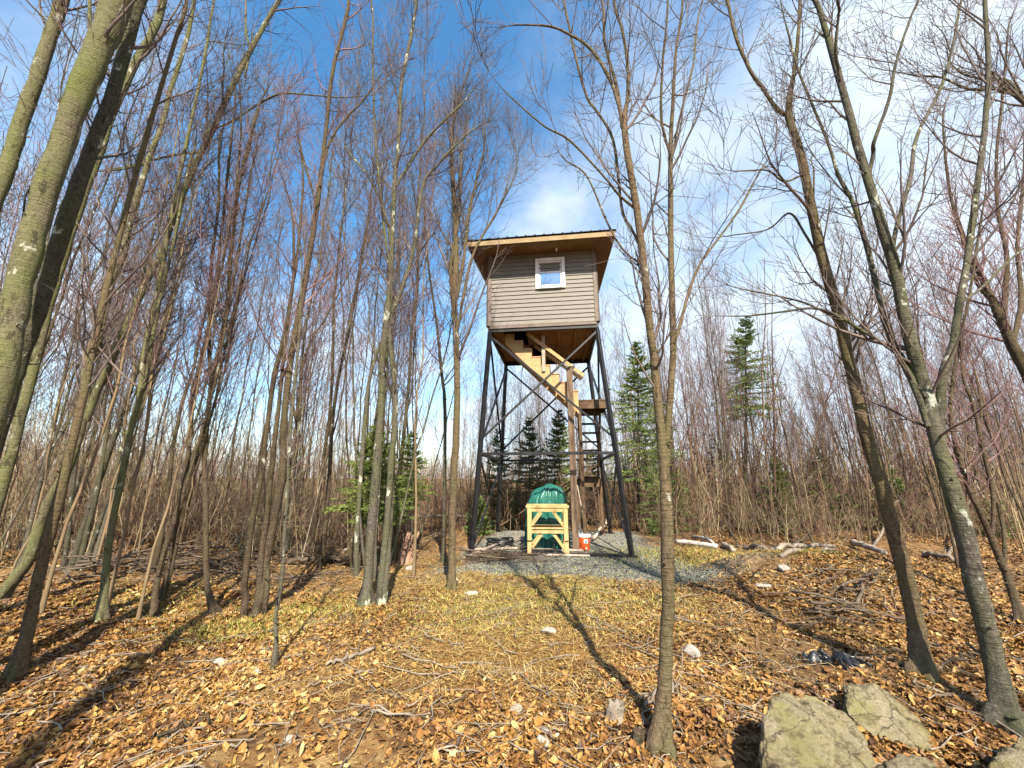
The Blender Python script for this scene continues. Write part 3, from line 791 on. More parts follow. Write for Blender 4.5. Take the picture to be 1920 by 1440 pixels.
# tarp-draped heap
g = Geo(); nt_, nz_ = 160, 46
th = np.linspace(0, 2 * PI, nt_, endpoint=False)
V = []
for i in range(nz_):
    t = i / (nz_ - 1)
    if t < .62:
        z = t / .62 * 1.08; s = 1.0 - .05 * (t / .62) + .10 * (1 - t / .62) ** 3
    else:
        a = (t - .62) / .38 * PI / 2; z = 1.08 + .38 * math.sin(a); s = .95 * math.cos(a) ** .75 if a < PI / 2 - 1e-3 else .0
    fold = (.10 * (np.abs(vnoise(th * 5.1 + 2, z * 1.3 + 4)) - .15) * 2 + .05 * vnoise(th * 11 + 9, z * 4 + 4) + .05 * np.sin(9 * th + 1.5 * np.sin(3 * z)) + .035 * np.sin(17 * th + 2 * z) + .02 * np.sin(31 * th + 5 * z)) * (1.15 - .6 * t)
    cx, sy_ = np.cos(th), np.sin(th)
    e = (np.abs(cx) ** 2.8 + np.abs(sy_) ** 2.8) ** (-1 / 2.8)
    rx, ry = .50 * s * e * (1 + fold), .42 * s * e * (1 + fold)
    zz = z - .13 * np.clip(-cx, 0, 1) * (t > .5) * np.minimum(1, (t - .5) * 6) + .02 * np.sin(7 * th + 3) * s + .09 * vnoise(cx * 2.2 * s + 7, sy_ * 2.2 * s + 3) * (t > .55) + .015 * np.sin(23 * th)
    V.append(np.stack([cx * rx + .06 * max(0, t - .6) / .4, sy_ * ry, np.maximum(zz, .01)], -1))
V = np.array(V).reshape(-1, 3); idx = np.arange(nt_ * nz_).reshape(nz_, nt_); nx_ = np.roll(idx, -1, 1)
g.add(V, np.stack([idx[:-1], nx_[:-1], nx_[1:], idx[1:]], -1).reshape(-1, 4))
tp = link('tarp_covered_heap', g.mesh('tarp_covered_heap', M['tarp']), None, (.87, 10.18, 0))
tag(tp, 'dark green plastic tarp draped in folds over a tall heap', 'tarp')
P = np.array([[.49 * math.cos(a) * 1.03, .44 * math.sin(a) * 1.03, .62 + .02 * math.sin(3 * a)] for a in np.linspace(0, 2 * PI, 40)])
g = Geo(); tubes(g, P, np.full(40, .006), 6); link('tie_rope', g.mesh('tie_rope', M['palewood']), tp)

def lathe(name, prof, mat, parent=None, loc=None, seg=28, smooth=True):
    g = Geo(); th = np.arange(seg) / seg * 2 * PI
    V = [np.stack([np.cos(th) * r, np.sin(th) * r, np.full(seg, z)], -1) for r, z in prof]
    idx = np.arange(seg * len(prof)).reshape(len(prof), seg); nx = np.roll(idx, -1, 1)
    g.add(np.array(V), np.stack([idx[:-1], nx[:-1], nx[1:], idx[1:]], -1).reshape(-1, 4))
    return link(name, g.mesh(name, mat, smooth), parent, loc)

c0 = gp(1094, 1031)
ck = empty('drink_cooler', (c0[0], c0[1], c0[2]), R(12))
tag(ck, 'bright orange red drink cooler with a white lid beside the wooden frame', 'cooler')
lathe('body', [(.001, .0), (.135, .0), (.145, .012), (.168, .27), (.170, .285), (.001, .285)], M['red_plastic'], ck)
lathe('lid', [(.001, .288), (.178, .288), (.182, .30), (.182, .325), (.172, .338), (.08, .345), (.001, .345)], M['white_plastic'], ck)
lb = boxes('label_plate', [((.0, -.166, .205), (.10, .014, .085))], M['white_plastic'], ck)
boxes('dark_emblem', [((-.016, -.175, .21), (.022, .006, .035)), ((.016, -.175, .21), (.022, .006, .035)), ((0, -.175, .182), (.055, .006, .010))], M['black_plastic'], lb, .001)
boxes('spigot', [((.0, -.165, .05), (.03, .05, .03)), ((.0, -.185, .07), (.02, .02, .03))], M['white_plastic'], ck, .006)
P = np.array([[.185 * math.cos(a), 0.03, .30 + .10 * math.sin(a)] for a in np.linspace(0, PI, 16)])
g = Geo(); tubes(g, P, np.full(16, .006), 6); link('bail_handle', g.mesh('bail_handle', M['steel']), ck)

j = lathe('water_jug', [(.001, 0), (.10, 0), (.11, .015), (.11, .30), (.085, .36), (.035, .385), (.035, .42), (.001, .42)], M['clear_jug'], None, (c0[0] - .02, c0[1] + .42, 0))
tag(j, 'cloudy pale plastic jug standing behind the orange red cooler', 'jug')
lathe('cap', [(.001, .42), (.045, .42), (.045, .455), (.001, .457)], M['white_plastic'], j)

bx = (c0[0] + .22, c0[1] + .55)
g = Geo(); tubes(g, np.array([[0, 0, .0], [-.06, .05, .5], [-.13, .10, 1.0], [-.19, .16, 1.45]]), np.array([.015] * 4), 8, True)
bh = link('pole', g.mesh('pole', M['palewood']), None, (bx[0], bx[1], .0)); tag(bh, 'thin pale wooden pole leaning behind the orange red cooler', 'pole')

# coil of black hose by the left foot
g = Geo(); a = np.linspace(0, 2 * PI * 4.4, 150)
P = np.stack([(.30 + .03 * np.sin(a * .37)) * np.cos(a), (.30 + .03 * np.cos(a * .53)) * np.sin(a) * .8, .05 + .012 * a / PI + .04 * np.sin(a * .8) ** 2], -1)
P = np.vstack([P, [[.45, -.3, .03], [.75, -.4, .02]]])
tubes(g, P, np.full(len(P), .022), 7)
hx = local(-1.15, -.9)
hz = link('hose_coil', g.mesh('hose_coil', M['black_plastic']), None, (hx[0], hx[1], .0)); tag(hz, 'loose coil of black hose on the gravel near the left tower legs', 'hose')
# boards on the pad
for i, (x, y, L_, az, lab) in enumerate(((-.35, 9.6, 1.5, .22, 'weathered pale board lying left of the wooden frame'), (1.0, 9.45, 1.25, -.05, 'weathered pale board lying under the wooden frame'), (1.15, 8.85, 1.0, -.12, 'short pale board on the gravel right of the wooden frame'))):
    b = boxes('board', [((0, 0, .03), (L_, .14, .03)), ((L_ * .3, 0, .008), (.06, .12, .012))], M['palewood'], None, .004, (x, y, .0))
    b.rotation_euler = (0, 0, az); tag(b, lab, 'board')

# ------------------------------------------------------------------ rocks
def rock(name, pts, mat, label, cat, amp=.04, cuts=4, seed=0, loc=None, smooth=.5):
    pts = [Vector(p) for p in pts]
    o = Vector((sum(p.x for p in pts) / len(pts), sum(p.y for p in pts) / len(pts), min(p.z for p in pts))) if loc is None else Vector(loc)
    bm = bmesh.new()
    for p in pts: bm.verts.new(p - o)
    r = bmesh.ops.convex_hull(bm, input=bm.verts[:])
    for v_ in [v_ for v_ in bm.verts if not v_.link_faces]: bm.verts.remove(v_)
    bmesh.ops.triangulate(bm, faces=bm.faces[:])
    for k in range(cuts):
        bmesh.ops.subdivide_edges(bm, edges=bm.edges[:], cuts=1, use_grid_fill=True)
        bmesh.ops.triangulate(bm, faces=bm.faces[:])
        for _ in range(2 if k < 2 else 1): bmesh.ops.smooth_vert(bm, verts=bm.verts[:], factor=smooth * (1 if k < 2 else .4), use_axis_x=True, use_axis_y=True, use_axis_z=True)
    bm.normal_update()
    from mathutils import noise as mn
    size = max((p - o).length for p in pts)
    for v_ in bm.verts:
        q = v_.co / size * 2.2 + Vector((seed * 7.3, seed * 3.1, 0))
        d = mn.fractal(q, 1.0, 2.0, 5) * .5 + (abs(mn.noise(q * 1.3)) - .25) * 1.1 - .8 * max(0, .12 - abs(mn.noise(q * 1.7 + Vector((3, 1, 2))))) * 4 + .3 * mn.fractal(q * 6, 1, 2, 4)
        v_.co += v_.normal * d * amp * size
    bmesh.ops.recalc_face_normals(bm, faces=bm.faces[:])
    me = bpy.data.meshes.new(name); bm.to_mesh(me); bm.free()
    me.polygons.foreach_set('use_smooth', [True] * len(me.polygons)); me.materials.append(mat)
    ob = link(name, me, None, o); tag(ob, label, cat); return ob

def pxrock(name, lst, mat, label, cat, amp, seed, cuts=5):
    ps = [at(*q) for q in lst]
    bottoms = [np.array([p[0], p[1] + .02, gz(p[0], p[1]) - .12]) for p in ps]
    return rock(name, [tuple(p) for p in ps + bottoms], mat, label, cat, amp, cuts, seed, smooth=.17)
pxrock('boulder', [(1450, 1280, 2.62), (1432, 1330, 2.42), (1418, 1385, 2.3), (1418, 1520, 2.08), (1500, 1560, 2.0), (1605, 1545, 2.1), (1550, 1322, 2.8), (1610, 1352, 2.85), (1634, 1390, 2.6), (1628, 1450, 2.35), (1500, 1286, 2.72), (1560, 1390, 2.3)],
       M['boulder'], 'biggest mossy tan boulder with a pointed top at the right foreground', 'boulder', .06, 1)
pxrock('boulder', [(1575, 1272, 3.15), (1645, 1272, 3.2), (1700, 1318, 3.05), (1760, 1385, 2.85), (1745, 1410, 2.7), (1650, 1385, 2.72), (1582, 1335, 2.85), (1610, 1295, 2.95)],
       M['boulder'], 'mossy slanting boulder just behind the biggest pointed boulder', 'boulder', .045, 2)
pxrock('boulder', [(1640, 1430, 2.4), (1685, 1400, 2.5), (1745, 1404, 2.45), (1800, 1440, 2.3), (1815, 1520, 2.1), (1640, 1510, 2.1)],
       M['boulder'], 'low mossy boulder cut off by the bottom edge right of the biggest boulder', 'boulder', .05, 3)
pxrock('boulder', [(1845, 1450, 2.4), (1865, 1395, 2.55), (1925, 1365, 2.7), (1990, 1390, 2.6), (1990, 1500, 2.3), (1860, 1500, 2.2)],
       M['boulder'], 'mossy grey boulder at the foot of the tree on the right edge', 'boulder', .05, 4)
def smallrock(px, py, wpx, hf, label, seed, mat='rock_pale'):
    p = gp(px, py); dep = p[1] / ray(px, py)[1]; s = wpx / 2 * dep / F
    r_ = np.random.default_rng(seed)
    pts = norm(r_.normal(size=(16, 3))) * np.array([1, .75, hf]) * s * (0.85 + .3 * r_.random((16, 1)))
    rock('rock', [tuple(p + q + np.array([0, 0, hf * s * .25])) for q in pts], M[mat], label, 'rock', .06, 3, seed)
for a in ((970, 1331, 34, .7, 'white rounded rock in the foreground dirt, larger of the neighbouring pair', 11),
          (1012, 1343, 20, .7, 'small white rock right beside the larger white foreground rock', 12),
          (1016, 1396, 42, .6, 'flat topped white rock nearest the bottom edge of the clearing', 13),
          (1028, 1186, 44, .35, 'flat pale rock in the middle of the leafy clearing', 14),
          (882, 1116, 30, .5, 'pale greenish rock on the leaves right of the slim pale tree', 15),
          (1296, 1232, 44, .7, 'pale rock beside the foot of the forked middle tree', 16),
          (1470, 1068, 34, .55, 'pale rock on the yellow grass below the fallen logs', 17),
          (1430, 1101, 36, .4, 'flat pale rock in the stony track right of the middle tree', 18),
          (480, 1262, 34, .45, 'white flat rock among orange leaves at the left foreground', 19),
          (415, 1245, 50, .35, 'flat grey rock sunk in the leaves left of the white flat rock', 20),
          (1030, 1375, 60, .25, 'flat grey stone sunk in the dirt between the white foreground rocks', 21),
          (545, 1388, 30, .5, 'grey rock among pale leaves near the bottom left', 22),
          (848, 1090, 26, .8, 'brown rock at the foot of the slim pale tree by the pad', 23),
          (770, 1068, 24, .7, 'lichen spotted stone below the broken stump', 24),
          (700, 1335, 22, .4, 'little white stone among the leaves left of centre', 25)):
    smallrock(*a)
# crumpled black plastic
p0 = gp(1562, 1246); nu = 40
U_, V_ = np.meshgrid(np.linspace(-1, 1, nu), np.linspace(-1, 1, nu))
xx = p0[0] + U_ * .10 * (1 + .5 * np.sin(4 * V_)) - V_ * .08 + .03 * np.sin(5 * V_ + 1); yy = p0[1] + V_ * .17 + U_ * .05 + .03 * np.sin(6 * U_)
zz = ground(xx, yy) + .0 + .12 * np.abs(vnoise(U_ * 3 + 5, V_ * 3)) * 2 * (1 - np.maximum(abs(U_), abs(V_)) ** 4) + .03 * np.abs(vnoise(U_ * 8, V_ * 8))
idx = np.arange(nu * nu).reshape(nu, nu); g = Geo()
g.add(np.stack([xx - p0[0], yy - p0[1], zz - p0[2]], -1), np.stack([idx[:-1, :-1], idx[:-1, 1:], idx[1:, 1:], idx[1:, :-1]], -1).reshape(-1, 4))
tag(link('plastic_sheet', g.mesh('plastic_sheet', M['black_plastic']), None, p0), 'crumpled black plastic lying on the leaves above the boulders', 'plastic sheet')

# ------------------------------------------------------------------ logs, stumps, fallen branches
def log(ax, ay, bx, by, w, mat, label, lift=.0, stubs=3, name='fallen_log', cat='log', taper=.7, curve=.04, endz=None):
    a, b = gp(ax, ay), gp(bx, by)
    dep = a[1] / ray(ax, ay)[1]; r = w / 2 * dep / F
    K = 14; t = np.linspace(0, 1, K)[:, None]
    P = a * (1 - t) + b * t
    if endz is not None: P[:, 2] = a[2] * (1 - t[:, 0]) + endz * t[:, 0] + r
    else: P[:, 2] = np.maximum(ground(P[:, 0], P[:, 1]), P[:, 2]) + r * .75 + lift
    P += curve * rng.normal(size=P.shape) * .5
    P[:, 2] += curve * np.sin(t[:, 0] * PI)
    o = P[0].copy(); g = Geo()
    Rr = r * (1 - (1 - taper) * t[:, 0]) * (1 + .06 * rng.normal(size=K))
    tubes(g, P - o, Rr, 10, True, .12)
    if stubs:
        B, BR = sprout((P - o)[None], Rr[None], stubs, .1, .95, .35 + 5 * r, .9, 5, .12, .15, .4, .004)
        tubes(g, B, BR, 5)
    tag(link(name, g.mesh(name, mat), None, o), label, cat)
log(1268, 1019, 1346, 1029, 9, M['birch'], 'white birch log on the grassy crest right of the middle tree', 0, 0, taper=.9, curve=.01)
log(1300, 1013, 1338, 1026, 6, M['birch'], 'short white split piece lying across the white birch log', .06, 0, taper=.8, curve=.01)
log(1357, 1026, 1376, 1038, 9, M['palewood'], 'short pale chunk of wood just right of the white birch log', .02, 0, taper=.8, curve=.01)
log(1448, 1036, 1560, 1028, 10, M['deadwood'], 'long grey log with stubs on the crest left of the pale split log', .02, 4)
log(1470, 1045, 1620, 1046, 8, M['deadwood'], 'thin grey log below the long grey crest log', .0, 5)
log(1600, 1026, 1662, 1048, 11, M['palewood'], 'thick pale split log beside the big leaning tree at right', .06, 1, curve=.02)
log(1736, 1045, 1790, 1058, 9, M['deadwood'], 'short grey log between the two big trees at right', .02, 2)
log(1400, 1030, 1450, 1040, 9, M['deadwood'], 'reddish grey rotten log between the birch log and the crest logs', 0, 3)
log(548, 962, 775, 957, 9, M['palewood'], 'long pale trunk hung level across the thicket left of the tower', 0, 4, endz=gz(-2, 10) + .72, curve=.02)
log(640, 985, 900, 992, 8, M['deadwood'], 'long thin grey trunk lying low across the thicket left of the pad', .28, 5)
log(540, 1062, 690, 1058, 9, M['darkwood'], 'grey mossy log behind the three stemmed tree left of centre', .05, 4)
log(556, 1048, 645, 992, 6, M['deadwood'], 'thin bare pole leaning up right in the left brush pile', 0, 2, 'fallen_branch', 'branch', endz=1.0)
log(640, 1040, 770, 985, 5, M['palewood'], 'thin pale branch leaning up towards the tower left of the stump', 0, 3, 'fallen_branch', 'branch', endz=.75)
log(455, 1040, 388, 958, 9, M['bark_dark'], 'dark dead stem leaning up left in the brush pile', 0, 2, 'fallen_branch', 'branch', endz=1.3)
log(700, 1222, 610, 1255, 7, M['deadwood'], 'short grey stick on bare dirt left of centre', 0, 1, 'fallen_branch', 'branch')
log(1210, 1330, 1290, 1290, 6, M['deadwood'], 'crooked root like stick leaning on the middle tree base', 0, 2, 'fallen_branch', 'branch')
log(870, 1050, 985, 1012, 5, M['palewood'], 'pale branch lying across the left corner of the pad', .02, 3, 'fallen_branch', 'branch')
log(1110, 1015, 1165, 985, 6, M['palewood'], 'pale pinkish limb leaning near the right back tower leg', 0, 1, 'fallen_branch', 'branch', endz=.45)
log(1760, 1260, 1850, 1235, 6, M['bark_brown'], 'reddish stick on the leaves between the two big right trees', .01, 1, 'fallen_branch', 'branch')
log(300, 1395, 400, 1360, 6, M['bark_brown'], 'thin curved stick on the leaves in the left foreground', .01, 1, 'fallen_branch', 'branch')
for k, (ax, ay, bx, by, wd, ez) in enumerate(((470, 1030, 380, 930, 7, 1.9), (330, 1050, 250, 960, 6, 1.7), (420, 1045, 520, 1000, 5, 1.2), (620, 1010, 555, 950, 5, 1.5), (250, 1040, 330, 990, 5, 1.3), (150, 1060, 60, 980, 6, 1.6), (690, 1015, 760, 960, 4, 1.4))):
    log(ax, ay, bx, by, wd, M[('bark_brown', 'deadwood', 'bark_dark')[k % 3]], 'dead stem leaning askew among the trees left of the tower', 0, 5, 'leaning_stem', 'dead stem', endz=ez)
    bpy.context.scene.objects[-1]['group'] = 'dead stems leaning among the left trees'
for k, (ax, ay, bx, by, wd, ez) in enumerate(((1530, 1030, 1475, 985, 5, 1.3), (1640, 1030, 1720, 990, 5, 1.4), (1385, 1028, 1330, 985, 4, 1.1), (1780, 1045, 1860, 990, 6, 1.5))):
    log(ax, ay, bx, by, wd, M[('bark_brown', 'deadwood')[k % 2]], 'dead stem leaning askew behind the crest right of the middle tree', 0, 5, 'leaning_stem', 'dead stem', endz=ez)
    bpy.context.scene.objects[-1]['group'] = 'dead stems leaning behind the right crest'
# brush piles: heaps of loose branches
def pile(label, cx, cy, n, sx, sy, hh, az0, seed, mat='deadwood', lf=1.0):
    r_ = np.random.default_rng(seed); p = gp(cx, cy)
    az = az0 + r_.normal(size=n) * .35; L_ = (.7 + 1.6 * r_.random(n)) * lf; K = 7
    c = np.stack([p[0] + r_.normal(size=n) * sx, p[1] + r_.normal(size=n) * sy], -1)
    t = (np.linspace(-.5, .5, K)[None] * L_[:, None]); el = r_.normal(size=n) * .16
    P = np.stack([c[:, :1] + np.cos(az)[:, None] * t, c[:, 1:] + np.sin(az)[:, None] * t, np.zeros((n, K))], -1)
    P[..., :2] += r_.normal(size=(n, K, 2)) * .03
    P[..., 2] = ground(P[..., 0], P[..., 1]) + .04 + (hh * r_.random(n) ** 1.3 * np.exp(-((c[:, 0] - p[0]) / (1.6 * sx)) ** 2))[:, None] + el[:, None] * t
    P[..., 2] = np.maximum(P[..., 2], ground(P[..., 0], P[..., 1]) + .01)
    Rr = (.006 + .016 * r_.random(n) ** 2.5)[:, None] * np.linspace(1, .45, K)[None]
    g = Geo(); o = np.array(p); tubes(g, P - o, Rr, 5)
    B, BR = sprout(P - o, Rr, 3, .3, .95, .5, .7, 4, .05, .15, .5, .003); tubes(g, B, BR, 3)
    tag(link('brush_pile', g.mesh('brush_pile', M[mat]), None, o), label, 'brush pile')
pile('tangled grey brush pile behind the thin trees on the left', 350, 1064, 70, 1.1, .3, .35, .05, 1, 'darkwood', .9)
pile('low brown brush pile behind the three stemmed tree left of centre', 610, 1050, 50, .7, .3, .22, .1, 2, 'darkwood', .9)
pile('heap of grey branches on the left corner of the gravel pad', 930, 1052, 50, .40, .22, .13, .25, 3, 'darkwood', .6)
pile('mound of dark brush left of the big leaning right tree', 1600, 1105, 12, .3, .14, .14, .1, 4, 'darkwood', .4)
pile('mound of brown brush below the other mound near the leaning right tree', 1590, 1155, 11, .28, .12, .10, -.1, 5, 'darkwood', .4)

def stump(px, py, w, h, mat, label, jag, seed):
    p = gp(px, py); dep = p[1] / ray(px, py)[1]; r = w / 2 * dep / F; H = h * dep / F
    r_ = np.random.default_rng(seed); seg, rows = 20, 12; V = []
    jz = 1 - jag * r_.random(seg)
    th = np.arange(seg) / seg * 2 * PI
    for i in range(rows):
        t = i / (rows - 1); rr = r * (1 + .55 * (1 - t) ** 4) * (1 + .10 * np.sin(5 * th + seed) + .07 * r_.normal(size=seg))
        V.append(np.stack([np.cos(th) * rr, np.sin(th) * rr * .8, -.05 + (H + .05) * t * (jz if t > .5 else np.ones(seg))], -1) + np.array([.15 * H * t * t, 0, 0]))
    inner = V[-1] * np.array([.55, .55, 1]) + np.array([.06 * H, 0, -.12 * H]); V.append(inner)
    V = np.array(V); idx = np.arange(seg * (rows + 1)).reshape(rows + 1, seg); nx = np.roll(idx, -1, 1); g = Geo()
    g.add(V, np.stack([idx[:-1], nx[:-1], nx[1:], idx[1:]], -1).reshape(-1, 4), [(idx[-1, 0], idx[-1, k], idx[-1, k + 1]) for k in range(1, seg - 1)])
    tag(link('tree_stump', g.mesh('tree_stump', mat), None, p), label, 'stump')
stump(762, 1056, 24, 60, M['stumpwood'], 'splintered pinkish stump standing left of the gravel pad', .45, 3)
stump(1152, 1352, 30, 34, M['deadwood'], 'dark weathered stub left of the middle tree, farther of the two', .3, 5)
stump(1196, 1396, 24, 26, M['bark_brown'], 'sawn brown stub hard against the middle tree base', .08, 7)

# ------------------------------------------------------------------ traced trees
def traced(name, label, bmat, tmat, stems, D=None, n1=11, n2=6, n3=3, len1=1.5, t0=.35, group=None, top=2.6, sides=11, flare=.5, ang=.7, rmin=.0019, wk=.80):
    """stems: lists of (px, py, width px) from the base up; the first reaches the ground"""
    K = 46
    if D is None:
        b = gp(stems[0][0][0], stems[0][0][1]); D = b[1]
    trunk = Geo(); AP = []; AR = []; AL = []; base = None
    for si, s in enumerate(stems):
        dD = 0
        if isinstance(s, tuple): dD, s = s
        pts = []; rad = []
        m = len(s)
        for i, (px, py, wd) in enumerate(s):
            d = D + dD * (i / max(1, m - 1)) + (.03 * math.sin(i * .9 + si * 2) if i else 0)
            p = at(px, py, d); dep = d / ray(px, py)[1]
            w_ = ray(px, py); pts.append(p); rad.append(wd / 2 * dep / F * (w_[1] / math.hypot(w_[0], w_[1])) ** .9)
        if s[-1][1] < 40 and top:      # runs out of the frame: carry on up
            v_ = pts[-1] - pts[-2]; v_ = v_ / np.linalg.norm(v_)
            for q in (.5, 1.0):
                pts.append(pts[-1] + (v_ + np.array([.10 * rng.normal(), .1 * rng.normal(), .05])) * top * .5); rad.append(rad[-1] * (.7 if q < 1 else .35))
        elif s[-1][1] >= 40:
            v_ = pts[-1] - pts[-2]; v_ = v_ / np.linalg.norm(v_); L_ = min(1.6, max(.35, rad[-1] * 55))
            for q in (.5, 1.0):
                v_ = norm(v_ + np.array([.16 * rng.normal(), .16 * rng.normal(), .12])); pts.append(pts[-1] + v_ * L_ * .5); rad.append(rad[-1] * (.55 if q < 1 else .3))
        if si == 0:
            p = pts[0].copy(); h = gz(p[0], p[1])
            if p[2] - h > .3:          # starts above the ground: run down to it
                v_ = pts[0] - pts[1]; v_ = v_ / np.linalg.norm(v_); v_ = v_ / max(.3, -v_[2])
                q = p + v_ * (p[2] - h) * np.array([.5, .3, 1]); q[2] = gz(q[0], q[1])
                pts.insert(0, q); rad.insert(0, rad[0] * 1.25)
            base = pts[0].copy(); base[2] = gz(base[0], base[1])
        pw = 1.7 if si == 0 else 1.0
        P = resample(pts, K, pw); rr = np.maximum(resample(np.array(rad)[:, None].repeat(3, 1), K, pw)[:, 0], .003) * wk
        hgt = P[:, 2] - ground(P[:, 0], P[:, 1])
        P[1:-1] += rng.normal(size=(K - 2, 3)) * (rr[1:-1, None] * .06)
        rr *= (1 + .03 * rng.normal(size=K))
        P[0, 2] = min(P[0, 2], base[2] + 9) 
        if hgt[0] < .35:
            P[0, 2] = gz(P[0, 0], P[0, 1]) - .12
            low = np.clip(hgt, 0, 9); rr = rr * (1 + flare * np.exp(-low / .10)); lob = .5 * np.exp(-low / .13)
            P[0, 2] -= .06
        else: lob = np.zeros(K)
        AP.append(P - base); AR.append(rr); AL.append(lob)
    for P, rr, lob in zip(AP, AR, AL): tubes(trunk, P, rr, 16 if lob.any() else (sides if rr.max() > .03 else 7), False, .09, lobes=lob)
    S_, SR_ = sprout(AP[0][None], AR[0][None], 14, .25, .9, .13, 1.15, 4, .05, .1, .4, .005); tubes(trunk, S_, np.maximum(SR_ * 1.6, .005), 6, True)
    root = empty(name, base); tag(root, label, 'tree', group)
    link('trunk', trunk.mesh('trunk', bmat), root)
    cg = Geo()
    for si, (P, rr) in enumerate(zip(AP, AR)):
        L_ = np.linalg.norm(np.diff(P, axis=0), axis=1).sum(); k = max(2, int(n1 * .9 * min(1.6, L_ / 6.5)))
        tt0 = t0 if (si == 0 or L_ > 4) else .22
        crown_geo(P[None], rr[None], k, max(4, int(n2 * .75)), min(n3, 3), tt0 ** (1 / 1.6) if si == 0 else tt0, len1 * 1.15 * min(1, .35 + L_ / 4), ang, .13, rmin, g=cg)
    link('crown', cg.mesh('crown', tmat), root)
    return root

T = traced
# -- the big trunks cut by the left edge
T('bare_tree', 'thick pale green trunk nearest the left edge of the photo', M['bark_green'], M['twig'], [[(-20, 400, 46), (18, 300, 43), (50, 200, 41), (78, 120, 39), (100, 50, 37), (117, 0, 36)]], D=3.6, t0=.6, n1=8, len1=1.2, wk=.88)
T('bare_tree', 'thickest mossy green trunk second from the left edge', M['bark_green'], M['twig'], [[(-8, 740, 74), (22, 600, 70), (60, 450, 66), (95, 330, 64), (145, 190, 66), (182, 95, 72), (222, 0, 74)], [(183, 100, 26), (170, 60, 14), (168, 0, 10)]], D=3.0, t0=.6, n1=8, len1=1.2, wk=.88)
T('bare_tree', 'dark lichen spotted trunk right behind the thickest mossy trunk', M['bark_dark'], M['twig'], [[(0, 790, 46), (34, 680, 46), (70, 585, 46), (100, 490, 44), (128, 400, 42), (163, 300, 38), (215, 165, 34), (262, 0, 34)]], D=3.3, t0=.6, n1=8, len1=1.2, wk=.88)
T('bare_tree', 'slender green and grey trunk rising just right of the dark lichen spotted trunk', M['bark_green'], M['twig'], [[(45, 760, 28), (80, 620, 26), (120, 480, 24), (160, 360, 22), (187, 290, 20), (207, 227, 20), (232, 165, 21), (258, 110, 22), (287, 57, 22), (307, 0, 21)], [(227, 175, 12), (222, 130, 14), (240, 70, 12), (262, 15, 10), (268, 0, 9)]], D=3.9, t0=.5, n1=10, len1=1.4)
# -- left front row
T('bare_tree', 'pale green forked tree leaning in from the left edge, its left fork straight', M['bark_green'], M['twig'],
  [[(-10, 1132, 36), (28, 1085, 34), (55, 1045, 32), (83, 960, 28), (110, 907, 26), (133, 863, 25), (158, 780, 23), (163, 693, 24), (187, 623, 22), (203, 547, 20), (230, 480, 19), (247, 400, 18), (273, 320, 16), (287, 277, 15), (307, 227, 14), (320, 167, 13), (350, 77, 12), (363, 10, 11)],
   [(161, 790, 20), (183, 730, 22), (200, 697, 22), (223, 640, 21), (247, 590, 20), (273, 530, 19), (300, 480, 18), (333, 387, 17), (367, 307, 17), (400, 240, 16), (433, 167, 15), (470, 93, 14), (500, 40, 12), (523, 0, 11)],
   (.5, [(280, 305, 7), (240, 315, 7), (192, 321, 4)]), (.4, [(378, 285, 7), (330, 290, 7), (287, 300, 6), (240, 312, 5)]), (-.4, [(405, 240, 6), (440, 225, 6), (480, 198, 5), (525, 176, 5), (580, 178, 4), (640, 183, 3)]), (.2, [(470, 95, 7), (461, 55, 6), (460, 0, 5)])], n1=14, n2=8, len1=1.4, t0=.4)
T('bare_tree', 'grey brown tree with wide base standing nearest the left foreground', M['bark_tan'], M['twig'],
  [[(28, 1270, 44), (50, 1190, 34), (62, 1130, 32), (80, 1051, 30), (104, 961, 28), (128, 860, 24), (152, 760, 22), (175, 650, 20), (205, 520, 18), (240, 380, 15), (285, 220, 13), (330, 70, 11), (350, 5, 10)]], n1=14, n2=7, len1=1.3, t0=.45)
T('bare_tree', 'yellowish green slim tree forking at mid height among the left trees', M['bark_green'], M['twig'],
  [[(187, 1165, 26), (198, 1079, 20), (203, 1027, 19), (215, 960, 18), (233, 870, 18), (247, 797, 17), (262, 745, 16), (267, 690, 15), (280, 613, 13), (295, 547, 11), (310, 470, 11), (330, 360, 10), (360, 220, 9), (385, 100, 8), (400, 5, 7)], [(262, 750, 10), (275, 710, 11), (283, 650, 10), (300, 560, 9), (322, 470, 8), (350, 330, 6)]], n1=16, n2=7, len1=1.3, t0=.4)
T('bare_tree', 'dark brown tree cluster leaning right behind the pale green forked tree', M['bark_dark'], M['twig'],
  [[(132, 1072, 18), (150, 1010, 18), (172, 940, 16), (200, 860, 14), (235, 760, 12), (275, 640, 10), (320, 480, 8), (360, 300, 6)], [(146, 1070, 16), (160, 1010, 14), (180, 930, 12), (200, 820, 10), (220, 700, 9), (262, 540, 8), (295, 400, 6)], [(118, 1068, 13), (128, 1000, 13), (135, 920, 12), (150, 820, 11), (180, 700, 9), (205, 560, 8), (250, 380, 6)], [(156, 1072, 13), (180, 1000, 12), (215, 900, 10), (235, 820, 8), (300, 690, 6)]], n1=14, n2=7, len1=1.1, t0=.35)
T('bare_tree', 'brown tree with two dark stems close together left of the curved base tree', M['bark_brown'], M['twig'],
  [[(287, 1162, 17), (291, 1110, 16), (302, 1061, 15), (318, 1000, 14), (340, 940, 13), (352, 860, 12), (357, 800, 12), (366, 720, 11), (385, 640, 10), (400, 560, 9), (412, 470, 8), (425, 340, 7), (440, 200, 5)], [(296, 1080, 9), (312, 1020, 10), (330, 960, 9), (352, 900, 9), (375, 820, 8), (400, 730, 7), (425, 600, 7), (450, 450, 6), (470, 330, 5)]], n1=16, n2=7, len1=1.2, t0=.4)
